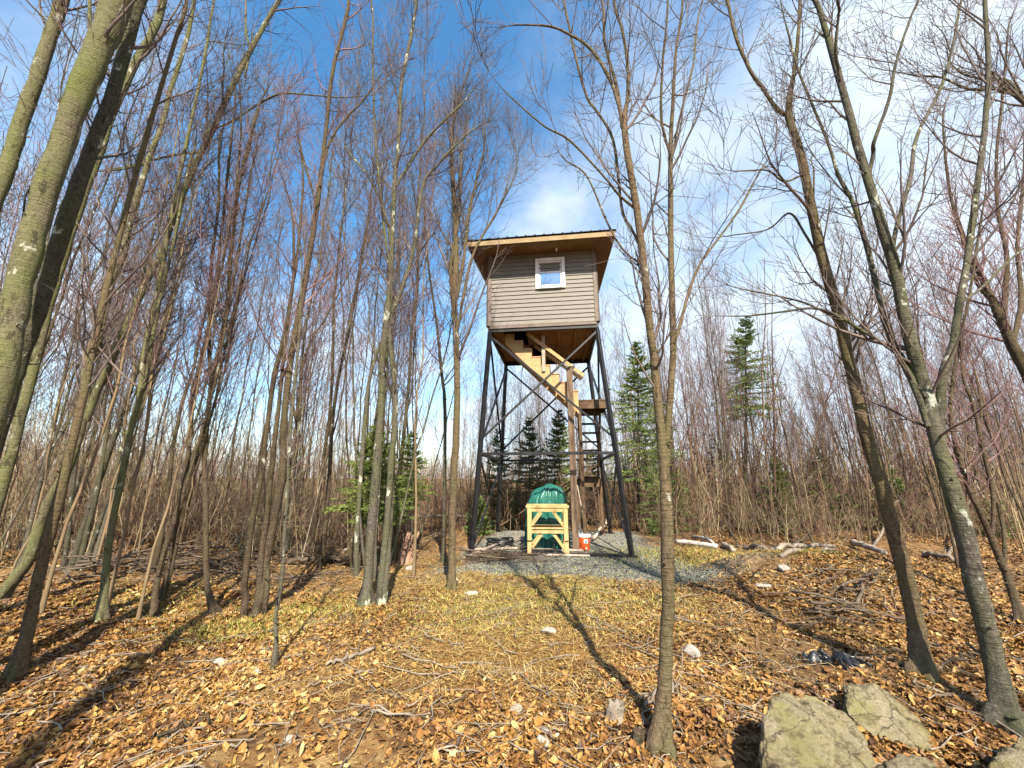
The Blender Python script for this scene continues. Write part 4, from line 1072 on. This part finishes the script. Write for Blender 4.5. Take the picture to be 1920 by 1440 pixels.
T('bare_tree', 'dark tree with a curved base forking into two tall stems', M['bark_brown'], M['twig'],
  [[(404, 1152, 18), (390, 1110, 15), (386, 1045, 14), (386, 950, 14), (384, 850, 13), (391, 770, 12), (398, 707, 12), (410, 660, 11), (418, 620, 11), (427, 563, 10), (432, 490, 10), (443, 383, 9), (450, 333, 8), (467, 267, 7), (480, 215, 6)], [(396, 720, 9), (392, 650, 10), (395, 560, 10), (398, 480, 9), (410, 380, 7), (412, 260, 6)], [(440, 400, 5), (445, 330, 6), (452, 240, 5), (448, 150, 4)]], n1=16, n2=8, len1=1.2, t0=.45)
T('bare_tree', 'dark clump of three reddish brown stems sharing one base left of centre', M['bark_brown'], M['twig_red'],
  [[(480, 1158, 24), (490, 1112, 22), (500, 1050, 20), (513, 975, 20), (530, 880, 19), (533, 790, 18), (545, 672, 16), (564, 572, 15), (580, 480, 14), (597, 365, 12), (610, 260, 10), (622, 142, 10), (642, 60, 9), (655, 0, 8)],
   [(462, 1120, 16), (458, 1095, 16), (472, 984, 15), (490, 892, 13), (500, 810, 12), (513, 709, 11), (530, 640, 9), (545, 560, 8), (560, 450, 7), (568, 330, 5)],
   [(484, 1130, 16), (490, 1040, 15), (504, 938, 13), (513, 846, 12), (525, 740, 9), (535, 640, 8), (550, 520, 7), (548, 400, 5)],
   (.3, [(500, 1120, 12), (505, 1000, 11), (522, 930, 9), (548, 860, 7), (556, 780, 5)]), (.2, [(538, 720, 7), (560, 790, 7), (565, 700, 6), (582, 640, 5), (608, 600, 4), (640, 540, 4)]), (.2, [(590, 370, 6), (575, 320, 6), (560, 260, 5)]), (.1, [(600, 350, 6), (617, 270, 6), (650, 220, 5), (680, 190, 4)])], n1=14, n2=7, len1=1.2, t0=.45)
T('bare_sapling', 'thin pale sapling standing alone in front of the dark three stem clump', M['bark_grey'], M['twig'],
  [[(513, 1252, 11), (518, 1200, 10), (517, 1155, 10), (528, 1089, 10), (534, 992, 9), (540, 900, 8), (545, 800, 7), (560, 640, 6), (566, 500, 4)]], n1=12, n2=5, n3=3, len1=.8, t0=.5)
T('bare_tree', 'grey tree of several crossing stems in front of the broken pink stump', M['bark_grey'], M['twig'],
  [[(687, 1134, 30), (690, 1080, 22), (697, 984, 21), (706, 869, 20), (715, 755, 17), (717, 663, 16), (731, 549, 15), (734, 480, 13), (740, 345, 10), (748, 260, 10), (752, 162, 9), (764, 100, 8), (776, 40, 7), (780, 0, 6)],
   [(713, 1110, 18), (724, 1000, 16), (731, 900, 15), (740, 800, 14), (740, 720, 12), (732, 650, 12), (731, 600, 11), (756, 535, 10), (775, 470, 9), (793, 349, 7), (820, 310, 6), (850, 276, 5)],
   [(668, 1080, 13), (669, 1007, 12), (678, 869, 10), (687, 755, 10), (691, 720, 8), (704, 670, 8), (722, 620, 7), (735, 540, 6), (722, 440, 7), (711, 345, 7), (703, 244, 6), (699, 122, 5), (698, 10, 4)],
   (.2, [(722, 1100, 15), (730, 1000, 14), (735, 900, 12), (737, 820, 9), (740, 760, 7), (720, 700, 6)]), (.2, [(742, 350, 7), (760, 320, 7), (800, 260, 6), (850, 210, 5), (870, 190, 3)]), (.1, [(735, 480, 7), (722, 400, 6), (690, 330, 5), (650, 280, 4)])], n1=16, n2=8, len1=1.3, t0=.42)
T('bare_tree', 'slim pale tree with a yellowish trunk left of the gravel pad', M['bark_tan'], M['twig'],
  [[(848, 1102, 20), (847, 1050, 17), (848, 961, 17), (852, 869, 17), (857, 755, 15), (856, 663, 14), (852, 549, 14), (855, 480, 13), (853, 386, 11), (848, 330, 9), (848, 250, 7)], [(856, 560, 9), (870, 480, 8), (880, 400, 7), (895, 330, 5)], [(852, 600, 8), (845, 500, 7), (862, 390, 6), (865, 280, 5)], [(858, 620, 6), (872, 540, 7), (890, 470, 6), (930, 400, 5), (965, 330, 3)]], n1=26, n2=11, n3=5, len1=1.5, t0=.42, ang=.5)
T('bare_tree', 'thin dark stem with red buds just left of the slim pale tree', M['bark_dark'], M['twig_red'],
  [[(832, 1010, 9), (834, 878, 8), (834, 755, 8), (828, 700, 7), (818, 600, 6), (800, 470, 4), (796, 360, 3)]], n1=18, n2=7, n3=3, len1=1.0, t0=.4, D=8.2)
# -- the middle tree
T('bare_tree', 'tall forked tree in the middle foreground with two stems splitting at waist of the tower', M['bark_tan'], M['twig'],
  [[(1237, 1405, 46), (1243, 1330, 36), (1247, 1250, 33), (1252, 1150, 32), (1252, 1080, 31), (1250, 1000, 30), (1247, 900, 28), (1238, 800, 22), (1229, 700, 20), (1218, 620, 19), (1211, 540, 19), (1204, 470, 18), (1190, 370, 17), (1176, 285, 16), (1170, 223, 15), (1176, 190, 9), (1178, 122, 8), (1166, 53, 7), (1150, 0, 6)],
   [(1248, 870, 20), (1252, 800, 18), (1258, 720, 17), (1262, 640, 17), (1260, 560, 16), (1258, 480, 15), (1257, 380, 14), (1257, 290, 12), (1262, 180, 9), (1268, 90, 7), (1280, 0, 6)],
   (.4, [(1172, 235, 10), (1163, 210, 9), (1146, 154, 9), (1109, 93, 8), (1069, 65, 6), (1028, 49, 5), (971, 47, 3)]),
   (.3, [(1167, 240, 9), (1156, 162, 8), (1134, 81, 7), (1128, 0, 6)]), (-.3, [(1189, 390, 7), (1160, 365, 6), (1134, 333, 5), (1069, 264, 5), (1020, 236, 4), (959, 183, 3)]),
   (.5, [(1204, 470, 7), (1185, 430, 7), (1166, 390, 7), (1150, 264, 7), (1120, 210, 6), (1101, 183, 6), (1081, 114, 6), (1057, 0, 5)]),
   (.5, [(1208, 500, 5), (1170, 470, 5), (1140, 420, 5), (1100, 330, 4), (1060, 300, 3)]), (-.4, [(1256, 290, 7), (1240, 220, 7), (1243, 110, 6), (1252, 0, 5)]), (.4, [(1259, 300, 5), (1275, 220, 6), (1300, 120, 5), (1318, 0, 4)]),
   (.6, [(1262, 650, 8), (1275, 610, 8), (1288, 560, 8), (1310, 500, 7), (1345, 450, 6), (1385, 395, 6), (1420, 330, 5), (1445, 290, 3)])], n1=12, n2=8, len1=1.15, t0=.4, wk=.78)
# -- the right
T('bare_tree', 'big tan leaning tree at right with a straight ribbed trunk', M['bark_tan'], M['twig'],
  [[(1730, 1262, 50), (1722, 1200, 44), (1716, 1165, 42), (1691, 1052, 41), (1665, 959, 38), (1654, 913, 36), (1627, 823, 34), (1605, 733, 31), (1587, 661, 29), (1568, 570, 28), (1540, 480, 27), (1520, 383, 25), (1500, 283, 22), (1477, 213, 20), (1487, 150, 12), (1497, 67, 10), (1500, 0, 9)],
   [(1478, 218, 12), (1458, 205, 11), (1430, 165, 10), (1407, 133, 10), (1380, 70, 9), (1363, 0, 8)], (.5, [(1545, 500, 7), (1510, 440, 7), (1480, 400, 6), (1440, 430, 4), (1380, 440, 3)]), (-.4, [(1500, 330, 6), (1470, 340, 6), (1440, 320, 5), (1400, 320, 4)]), (.3, [(1525, 400, 5), (1526, 320, 5), (1524, 312, 3)]), (.6, [(1572, 600, 5), (1526, 575, 6), (1480, 560, 5), (1406, 545, 4)])], n1=13, n2=8, len1=1.3, t0=.42)
T('bare_tree', 'big green grey tree nearest the right edge with three tall forks', M['bark_grey'], M['twig'],
  [[(1890, 1360, 64), (1880, 1310, 52), (1864, 1240, 46), (1845, 1165, 44), (1819, 1052, 43), (1796, 959, 42), (1780, 900, 40), (1760, 841, 36), (1739, 751, 33), (1717, 679, 31), (1695, 588, 28), (1677, 498, 26), (1655, 430, 24), (1625, 327, 22), (1597, 233, 19), (1577, 160, 17), (1553, 77, 14), (1530, 0, 12)],
   [(1772, 880, 24), (1762, 805, 24), (1768, 704, 22), (1786, 653, 20), (1797, 581, 19), (1815, 481, 18), (1832, 350, 17), (1847, 233, 15), (1853, 133, 14), (1847, 10, 12)],
   (.4, [(1740, 800, 14), (1720, 740, 16), (1703, 700, 16), (1677, 650, 16), (1656, 588, 15), (1640, 520, 14), (1625, 460, 13), (1600, 383, 11), (1573, 330, 9), (1550, 260, 7), (1500, 140, 6), (1480, 70, 5)]),
   (.5, [(1735, 745, 10), (1700, 680, 10), (1680, 655, 9), (1641, 635, 9), (1600, 610, 8), (1570, 592, 8), (1526, 578, 7), (1465, 585, 5), (1406, 592, 4)]),
   (-.3, [(1628, 335, 11), (1637, 290, 11), (1640, 262, 10), (1667, 187, 9), (1680, 117, 8), (1705, 40, 7), (1722, 0, 6)]), (.5, [(1672, 490, 10), (1680, 430, 11), (1707, 333, 11), (1720, 253, 10), (1763, 167, 9), (1787, 83, 8), (1803, 0, 7)]),
   (-.4, [(1575, 150, 7), (1567, 90, 8), (1572, 30, 7), (1570, 0, 6)]), (.3, [(1800, 570, 9), (1840, 540, 8), (1880, 500, 7), (1925, 460, 5)])], n1=12, n2=8, len1=1.25, t0=.4, wk=.92)
T('bare_tree', 'brown curving tree right of the big green grey tree at the edge', M['bark_brown'], M['twig_red'],
  [[(1915, 1170, 24), (1905, 1130, 22), (1880, 1060, 20), (1858, 1010, 18), (1838, 960, 17), (1818, 920, 16), (1800, 860, 14), (1785, 800, 12), (1783, 740, 10), (1800, 640, 9), (1820, 540, 8), (1838, 420, 7)], [(1860, 1015, 10), (1862, 930, 12), (1840, 830, 11), (1825, 760, 9), (1805, 700, 8), (1800, 600, 6)], (.4, [(1885, 1070, 12), (1880, 980, 12), (1850, 890, 10), (1838, 840, 9), (1840, 760, 7)])], n1=16, n2=8, len1=1.3, t0=.35)
T('bare_tree', 'dark forking tree leaning out over the right edge', M['bark_brown'], M['twig_red'],
  [[(2010, 900, 40), (1965, 790, 36), (1925, 700, 33), (1895, 640, 30), (1872, 588, 26), (1855, 550, 20), (1838, 515, 17), (1815, 470, 13), (1790, 400, 10), (1775, 320, 8), (1768, 220, 6)], [(1880, 605, 18), (1885, 540, 16), (1888, 480, 14), (1872, 400, 11), (1868, 300, 9), (1880, 180, 8), (1890, 60, 6)], [(1865, 570, 12), (1838, 540, 11), (1820, 500, 10), (1800, 430, 8)], (.5, [(1900, 640, 16), (1915, 560, 15), (1908, 460, 12), (1920, 330, 10)])], D=5.6, n1=18, n2=10, len1=1.3, t0=.3)
T('bare_tree', 'gnarled dark limb tree reaching in at the upper right corner', M['bark_dark'], M['twig'],
  [[(2060, 500, 30), (2000, 320, 28), (1955, 225, 22), (1920, 190, 19), (1885, 165, 16), (1850, 168, 12), (1810, 165, 9), (1765, 145, 7), (1720, 142, 5)], (.4, [(1925, 195, 10), (1890, 152, 10), (1850, 150, 8), (1805, 138, 7), (1780, 115, 5)])], D=3.9, n1=18, n2=9, len1=1.1, t0=.3)

# ------------------------------------------------------------------ the rest of the wood, tree by tree
def proto(H, r, nst, tm, bm_, seed, n1=30, n2=8, n3=4, len1=1.5, t0=.3, ang=.6, lean=.05):
    global rng
    rng = np.random.default_rng(seed)
    AP, AR = [], []
    for s in range(nst):
        K = 16; h = H * (1 if s == 0 else .75 + .25 * rng.random()); t = np.linspace(0, 1, K)
        az = rng.random() * 2 * PI; sp = (0 if s == 0 else .10) + lean * rng.random()
        off = 0 if s == 0 else .10
        P = np.stack([np.cos(az) * (off + sp * h * t ** .8), np.sin(az) * (off + sp * h * t ** .8), h * t - .08], -1)
        P[2:, :2] += np.cumsum(rng.normal(size=(K - 2, 2)) * .035, axis=0)
        rr = .40 * r * (1 if s == 0 else .8) * (1 - .93 * t ** .85) + .0035
        rr = rr * (1 + .5 * np.exp(-t * h / .15))
        AP.append(P); AR.append(rr)
    g = Geo()
    for P, rr in zip(AP, AR): tubes(g, P, rr, 7, False, .08)
    c = crown_geo(np.array(AP), np.array(AR), max(5, int(n1 * .75) // nst), n2 - 2, 2, t0, len1 * 1.2, ang, .14, .0028, .5, .28, .07)
    return g.mesh('trunk', bm_), c.mesh('crown', tm)
PR = [proto(10.5, .075, 1, M['twig'], M['bark_grey'], 101, 34), proto(9.5, .06, 1, M['twig_red'], M['bark_tan'], 102, 30), proto(11.5, .085, 1, M['twig'], M['bark_brown'], 103, 36, t0=.38),
      proto(9, .055, 2, M['twig_red'], M['bark_brown'], 104, 34), proto(10, .06, 3, M['twig'], M['bark_grey'], 105, 39), proto(7.5, .04, 1, M['twig_red'], M['sapling'], 106, 24, len1=1.1),
      proto(8.5, .05, 2, M['twig'], M['bark_green'], 107, 30), proto(6.5, .035, 1, M['twig'], M['sapling'], 108, 22, len1=1.0, t0=.25)]
desc = ['slender grey stemmed tree', 'tan stemmed tree with reddish twigs', 'tall straight brown stemmed tree', 'twin stemmed brown tree with reddish twigs', 'three stemmed grey tree', 'thin young tree with reddish twigs', 'twin stemmed greenish tree', 'thin short young tree']
rng = np.random.default_rng(77)
def clear(x, y):
    if -.16 * y - .5 < x < .36 * y + .5 and y < 14.5: return False
    if x > 1.5 and y < 10.6 and x < 7.5: return False
    if gravelmask(np.array([x]), np.array([y]))[0] > .1: return False
    return True
used = []
def scatter(n, u0, u1, y0, y1, where, kinds, smin=.85, smax=1.12, mind=.45):
    k = 0; tries = 0
    while k < n and tries < 6000:
        tries += 1
        y = y0 + (y1 - y0) * rng.random() ** 1.25; x = (u0 + (u1 - u0) * rng.random()) * y
        if not clear(x, y) or any((x - a) ** 2 + (y - b) ** 2 < mind ** 2 for a, b in used): continue
        used.append((x, y)); q = int(rng.choice(kinds)); s = smin + (smax - smin) * rng.random()
        e = empty('bare_tree', (x, y, gz(x, y) - .02), rng.random() * 6.283)
        e.scale = (s, s, s * (.92 + .16 * rng.random()))
        tag(e, desc[q] + ' ' + where[0], 'tree', desc[q].replace('tree', 'trees') + ' ' + where[0])
        link('trunk', PR[q][0], e); link('crown', PR[q][1], e); k += 1
scatter(12, -1.75, -.75, 4.6, 7.2, ('between the big trunks at the left edge',), [0, 3, 5, 6, 7, 7], mind=.5)
scatter(42, -1.5, -.22, 6.6, 13, ('crowding the woods left of the tower',), [0, 1, 2, 3, 4, 5, 6, 7], .95, 1.35)
scatter(46, -1.4, -.10, 13, 26, ('far back in the woods left of the tower',), [0, 1, 2, 3, 4], .95, 1.3)
scatter(54, -.14, .40, 15.0, 32, ('in the distant woods behind the tower',), [0, 1, 3, 5, 6, 5], .8, 1.0)
scatter(68, .38, 1.45, 11, 19, ('behind the fallen logs right of the tower',), [1, 2, 3, 5, 6, 7, 2], .75, 1.0)
scatter(42, .36, 1.45, 18, 32, ('far back in the woods right of the tower',), [0, 1, 3, 4, 5], .85, 1.05)
scatter(8, 1.05, 1.6, 5.2, 9.5, ('among the trees at the far right edge',), [1, 3, 5, 7], .7, .95, .6)
# trees behind the camera, whose shadows fall into the picture
for (x, y, q, s, r0, lab) in ((-1.95, -1.1, 2, 1.0, 3.4, 'thick tree behind the camera on the left whose shadow crosses the leaves'), (-4.2, -3.0, 4, 1.05, 1.6, 'tree behind the camera farther to the left'), (4.6, -2.4, 0, 1.0, 1.5, 'tree behind the camera on the right')):
    e = empty('bare_tree', (x, y, gz(x, y) - .02), .6); e.scale = (s * r0 if False else s, s, s)
    tag(e, lab, 'tree'); t_ = link('trunk', PR[q][0], e); t_.scale = (r0, r0, 1); link('crown', PR[q][1], e)

# thickets of stems nobody could count
def thicket(name, label, n, u0, u1, y0, y1, h0, h1, r0, mat, per=5, pw=1.0, keep=None, per2=0, sides=3, blen=.9, tmean=.42):
    y = y0 + (y1 - y0) * rng.random(n) ** pw; x = (u0 + (u1 - u0) * rng.random(n)) * y
    k = np.ones(n, bool) if keep is None else keep(x, y)
    x, y = x[k], y[k]; n = len(x); K = 6; t = np.linspace(0, 1, K)[None]
    h = h0 + (h1 - h0) * rng.random(n) ** 1.5; az = rng.random(n) * 2 * PI; ln = .24 * np.abs(rng.normal(size=n)) * h
    P = np.stack([x[:, None] + np.cos(az)[:, None] * ln[:, None] * t ** 1.3, y[:, None] + np.sin(az)[:, None] * ln[:, None] * t ** 1.3, ground(x, y)[:, None] - .05 + h[:, None] * t], -1)
    P[:, 1:, :2] += np.cumsum(rng.normal(size=(n, K - 1, 2)) * .05, axis=1)
    Rr = (r0 * (.5 + .9 * rng.random(n) ** 2) * (.5 + .5 * h / h1))[:, None] * (1 - .78 * t) + .002
    tn = np.clip(tmean + .25 * rng.normal(size=n) + .5 * vnoise(x * .4, y * .4), 0, 1)
    g = Geo(); tubes(g, P, Rr, sides, tone=tn)
    B, BR = sprout(P, Rr, per, .2, .97, blen, .85, 4, .08, .14, .6, .0026); tubes(g, B, BR, 3, tone=np.repeat(tn, per) * .9)
    if per2:
        B2, BR2 = sprout(B, BR, per2, .2, .97, blen * .45, .7, 3, .1, .15, .7, .0024); tubes(g, B2, BR2, 3, tone=np.repeat(tn, per * per2) * .85)
    tag(link(name, g.mesh(name, mat, True, True)), label, 'thicket', kind='stuff')
def kl(x, y): return (y > 8.0) & (x < -.16 * y - .7)
def km(x, y): return (y > 13.3)
def kr(x, y): return (y > 10.7)
thicket('sapling_thicket', 'dense tan sapling stems filling the woods left of the tower', 2300, -1.6, -.12, 7.8, 24, .8, 4.4, .013, M['stems'], 6, 1.2, kl, 2, tmean=.62)
thicket('sapling_thicket', 'thin brown brush behind the tower and its gravel pad', 1500, -.20, .50, 13.3, 28, .8, 3.4, .014, M['stems'], 7, 1.1, km, 2)
thicket('sapling_thicket', 'dense brown sapling stems behind the fallen logs on the right', 1500, .36, 1.6, 10.7, 26, .7, 3.4, .015, M['stems'], 7, 1.1, kr, 2)
thicket('sapling_thicket', 'tall dark bare stems crowding behind the right hand crest', 420, .30, 1.5, 12, 24, 4.0, 8.5, .032, M['stems'], 12, 1.0, kr, 3, 4, 1.3, tmean=.28)
thicket('distant_woods', 'far off bare woods closing the view behind the saplings', 2000, -1.7, 1.7, 26, 70, 2.0, 8.5, .045, M['stems'], 9, 1.0, None, 2, 3, 2.0)
thicket('low_brush', 'low twiggy brown brush along the edge of the clearing', 2600, -1.6, 1.6, 8.2, 20, .3, 1.3, .007, M['stems'], 6, 1.1, lambda x, y: np.where(x < -.16 * y - .7, y > 8.2, np.where(x > 3.2, y > 10.6, y > 13.4)), 2, 3, .4)

# ------------------------------------------------------------------ conifers
def conifer(px, pyb, pyt, D, wpx, label, mat, bare=.0, dens=1.0, seed=1, sparse=0, leanpx=0, name='spruce_tree'):
    r_ = np.random.default_rng(seed)
    b = at(px, pyb, D); top = at(px + leanpx, pyt, D); x, y = b[0], b[1]; z0 = gz(x, y); H = top[2] - z0
    W = wpx / 2 * D / ray(px, pyt)[1] / F * 1.15
    root = empty(name, (x, y, z0)); tag(root, label, 'conifer')
    K = 14; t = np.linspace(0, 1, K); dx = top[0] - x
    P = np.stack([dx * t + .02 * np.sin(5 * t), .02 * np.cos(4 * t) - .02, H * t - .06], -1)
    g = Geo(); tubes(g, P, (.010 * H) * (1 - .95 * t) + .003, 8); link('trunk', g.mesh('trunk', M['bark_dark']), root)
    BP = []; S = []
    nwh = int((16 + 18 * (1 - bare)) * dens)
    for i in range(nwh):
        f = bare + (1 - bare) * (i + r_.random() * .8) / nwh
        if f > .99: continue
        rel = (f - bare) / (1 - bare)
        env = (1 - rel) ** .9 * (1 if not sparse else .5 + .7 * r_.random()) * min(1, .55 + rel * 2.5)
        for k in range(6 if not sparse else 3):
            if r_.random() < (.3 if sparse else .12): continue
            az = r_.random() * 2 * PI; el = -.22 + .75 * rel + .10 * r_.normal()
            d = np.array([np.cos(az), np.sin(az), 0]); s_ = np.linspace(0, 1, 6)[:, None]
            LL = (W * env + .06) * (.6 + .5 * r_.random())
            BP.append(np.array([dx * f, 0, H * f]) + d * s_ * LL + np.array([0, 0, 1]) * (s_ * el * LL - .14 * LL * s_ ** 2 + .16 * LL * s_ ** 3)); S.append(LL)
    BP = np.array(BP); S = np.array(S); n = len(BP); BR = np.full((n, 6), .005) * np.linspace(1.3, .4, 6)
    g = Geo(); tubes(g, BP, BR, 3)
    # side twigs fanned flat along each bough, shorter towards its tip
    m1 = 9; tt = (np.arange(m1) + .5) / m1; ii = np.minimum((tt * 5).astype(int), 4); ff = (tt * 5 - ii)[None, :, None]
    o = BP[:, ii] * (1 - ff) + BP[:, ii + 1] * ff; dr = norm(BP[:, ii + 1] - BP[:, ii])
    side = norm(np.cross(dr, np.array([0, 0, 1.0]))) * np.where(np.arange(m1) % 2 == 0, 1, -1)[None, :, None]
    dd = norm(dr * .75 + side * (.55 + .25 * r_.random((n, m1, 1))) + .12 * r_.normal(size=(n, m1, 3)) - np.array([0, 0, .10]))
    ls = (S[:, None] * .42 * (1.05 - tt[None] * .8) * (.6 + .7 * r_.random((n, m1))))[..., None]
    e = o + dd * ls
    segs = np.concatenate([np.stack([BP[:, :-1].reshape(-1, 3), BP[:, 1:].reshape(-1, 3)], 1), np.stack([o.reshape(-1, 3), ((o + e) / 2).reshape(-1, 3)], 1), np.stack([((o + e) / 2).reshape(-1, 3), e.reshape(-1, 3)], 1)])
    lead = resample(P[-3:], 12); segs = np.concatenate([segs, np.stack([lead[:-1], lead[1:]], 1)])
    slen = np.linalg.norm(segs[:, 1] - segs[:, 0], axis=1); segs = segs[r_.random(len(segs)) < np.clip(slen / .07, .12, 1)]
    m = 5; tq = r_.random((len(segs), m, 1)); base = (segs[:, :1] * (1 - tq) + segs[:, 1:] * tq).reshape(-1, 3)
    dr = norm(segs[:, 1] - segs[:, 0]).repeat(m, 0); q = len(base); sc = max(.65, min(1.3, W))
    nd = norm(dr * .95 + .65 * norm(r_.normal(size=(q, 3))) * np.array([1, 1, .7]))
    ln = (.045 + .055 * r_.random(q))[:, None] * sc; sd = norm(np.cross(nd, r_.normal(size=(q, 3)))) * (.006 + .006 * r_.random(q))[:, None] * sc
    V = np.stack([base - sd * .4, base + sd * .4, base + nd * ln * .6 + sd, base + nd * ln, base + nd * ln * .6 - sd], 1).reshape(-1, 3)
    bi = np.arange(q)[:, None] * 5
    g.add(V, bi + np.array([[0, 1, 2, 4]]), bi + np.array([[2, 3, 4]]))
    link('crown', g.mesh('crown', mat, False), root)
conifer(1398, 1010, 592, 15, 120, 'tall sparse spruce against the sky right of the middle tree', M['needle'], .50, 1.25, 1)
conifer(992, 990, 783, 17, 92, 'pointed spruce seen through the tower left of its wooden post', M['needle'], .12, 1.1, 2)
conifer(1048, 990, 768, 16, 105, 'fullest dark spruce seen through the tower next to its wooden post', M['needle'], .1, 1.3, 3)
conifer(935, 1005, 800, 14.5, 84, 'dark young spruce behind the left tower legs', M['needle'], .02, 1.0, 4)
conifer(898, 1010, 930, 12.0, 60, 'low dark spruce bush at the left foot of the tower', M['needle'], .0, .8, 5)
conifer(1196, 1005, 640, 13.0, 150, 'drooping hemlock beside and behind the middle tree', M['needle'], .25, 1.2, 6)
conifer(705, 1040, 800, 7.4, 150, 'leafy young hemlock behind the grey tree of crossing stems', M['needle_bright'], .35, 1.3, 7)
conifer(772, 1030, 806, 8.4, 84, 'small hemlock just right of the leafy young hemlock', M['needle_bright'], .4, 1.2, 8)
conifer(1334, 985, 808, 18, 46, 'bright yellowish green young conifer right of the middle tree', M['needle_bright'], .05, 1.0, 9)
conifer(1297, 985, 765, 20, 40, 'slim green conifer far behind beside the bright young one', M['needle_bright'], .2, .9, 10, 1)
conifer(1580, 1020, 930, 14, 110, 'broad low conifer bush left of the big tan leaning tree', M['needle'], .0, .7, 11)
conifer(1225, 1010, 860, 12, 70, 'young fir growing behind the middle tree trunk', M['needle'], .05, .7, 12)
conifer(1870, 1060, 940, 12, 90, 'low bright conifer bush near the right edge', M['needle_bright'], .0, .6, 13)
conifer(1455, 1000, 860, 12.5, 90, 'young dark spruce low behind the long grey crest log', M['needle'], .0, .9, 14)
conifer(1530, 1000, 835, 15, 80, 'dark pointed spruce beyond the crest left of the big tan leaning tree', M['needle'], .1, 1.0, 15)
conifer(1672, 1000, 880, 13, 110, 'wide dark spruce showing between the two big trees at right', M['needle'], .0, .9, 16)
conifer(1268, 1000, 880, 13, 80, 'dark spruce low just right of the middle tree above the birch log', M['needle'], .0, .9, 17)
conifer(1108, 1000, 840, 17, 80, 'dark spruce far behind the right tower legs', M['needle'], .05, 1.0, 18)
conifer(1760, 1010, 860, 15, 80, 'green spruce behind the big green grey tree at right', M['needle_bright'], .1, .9, 19)
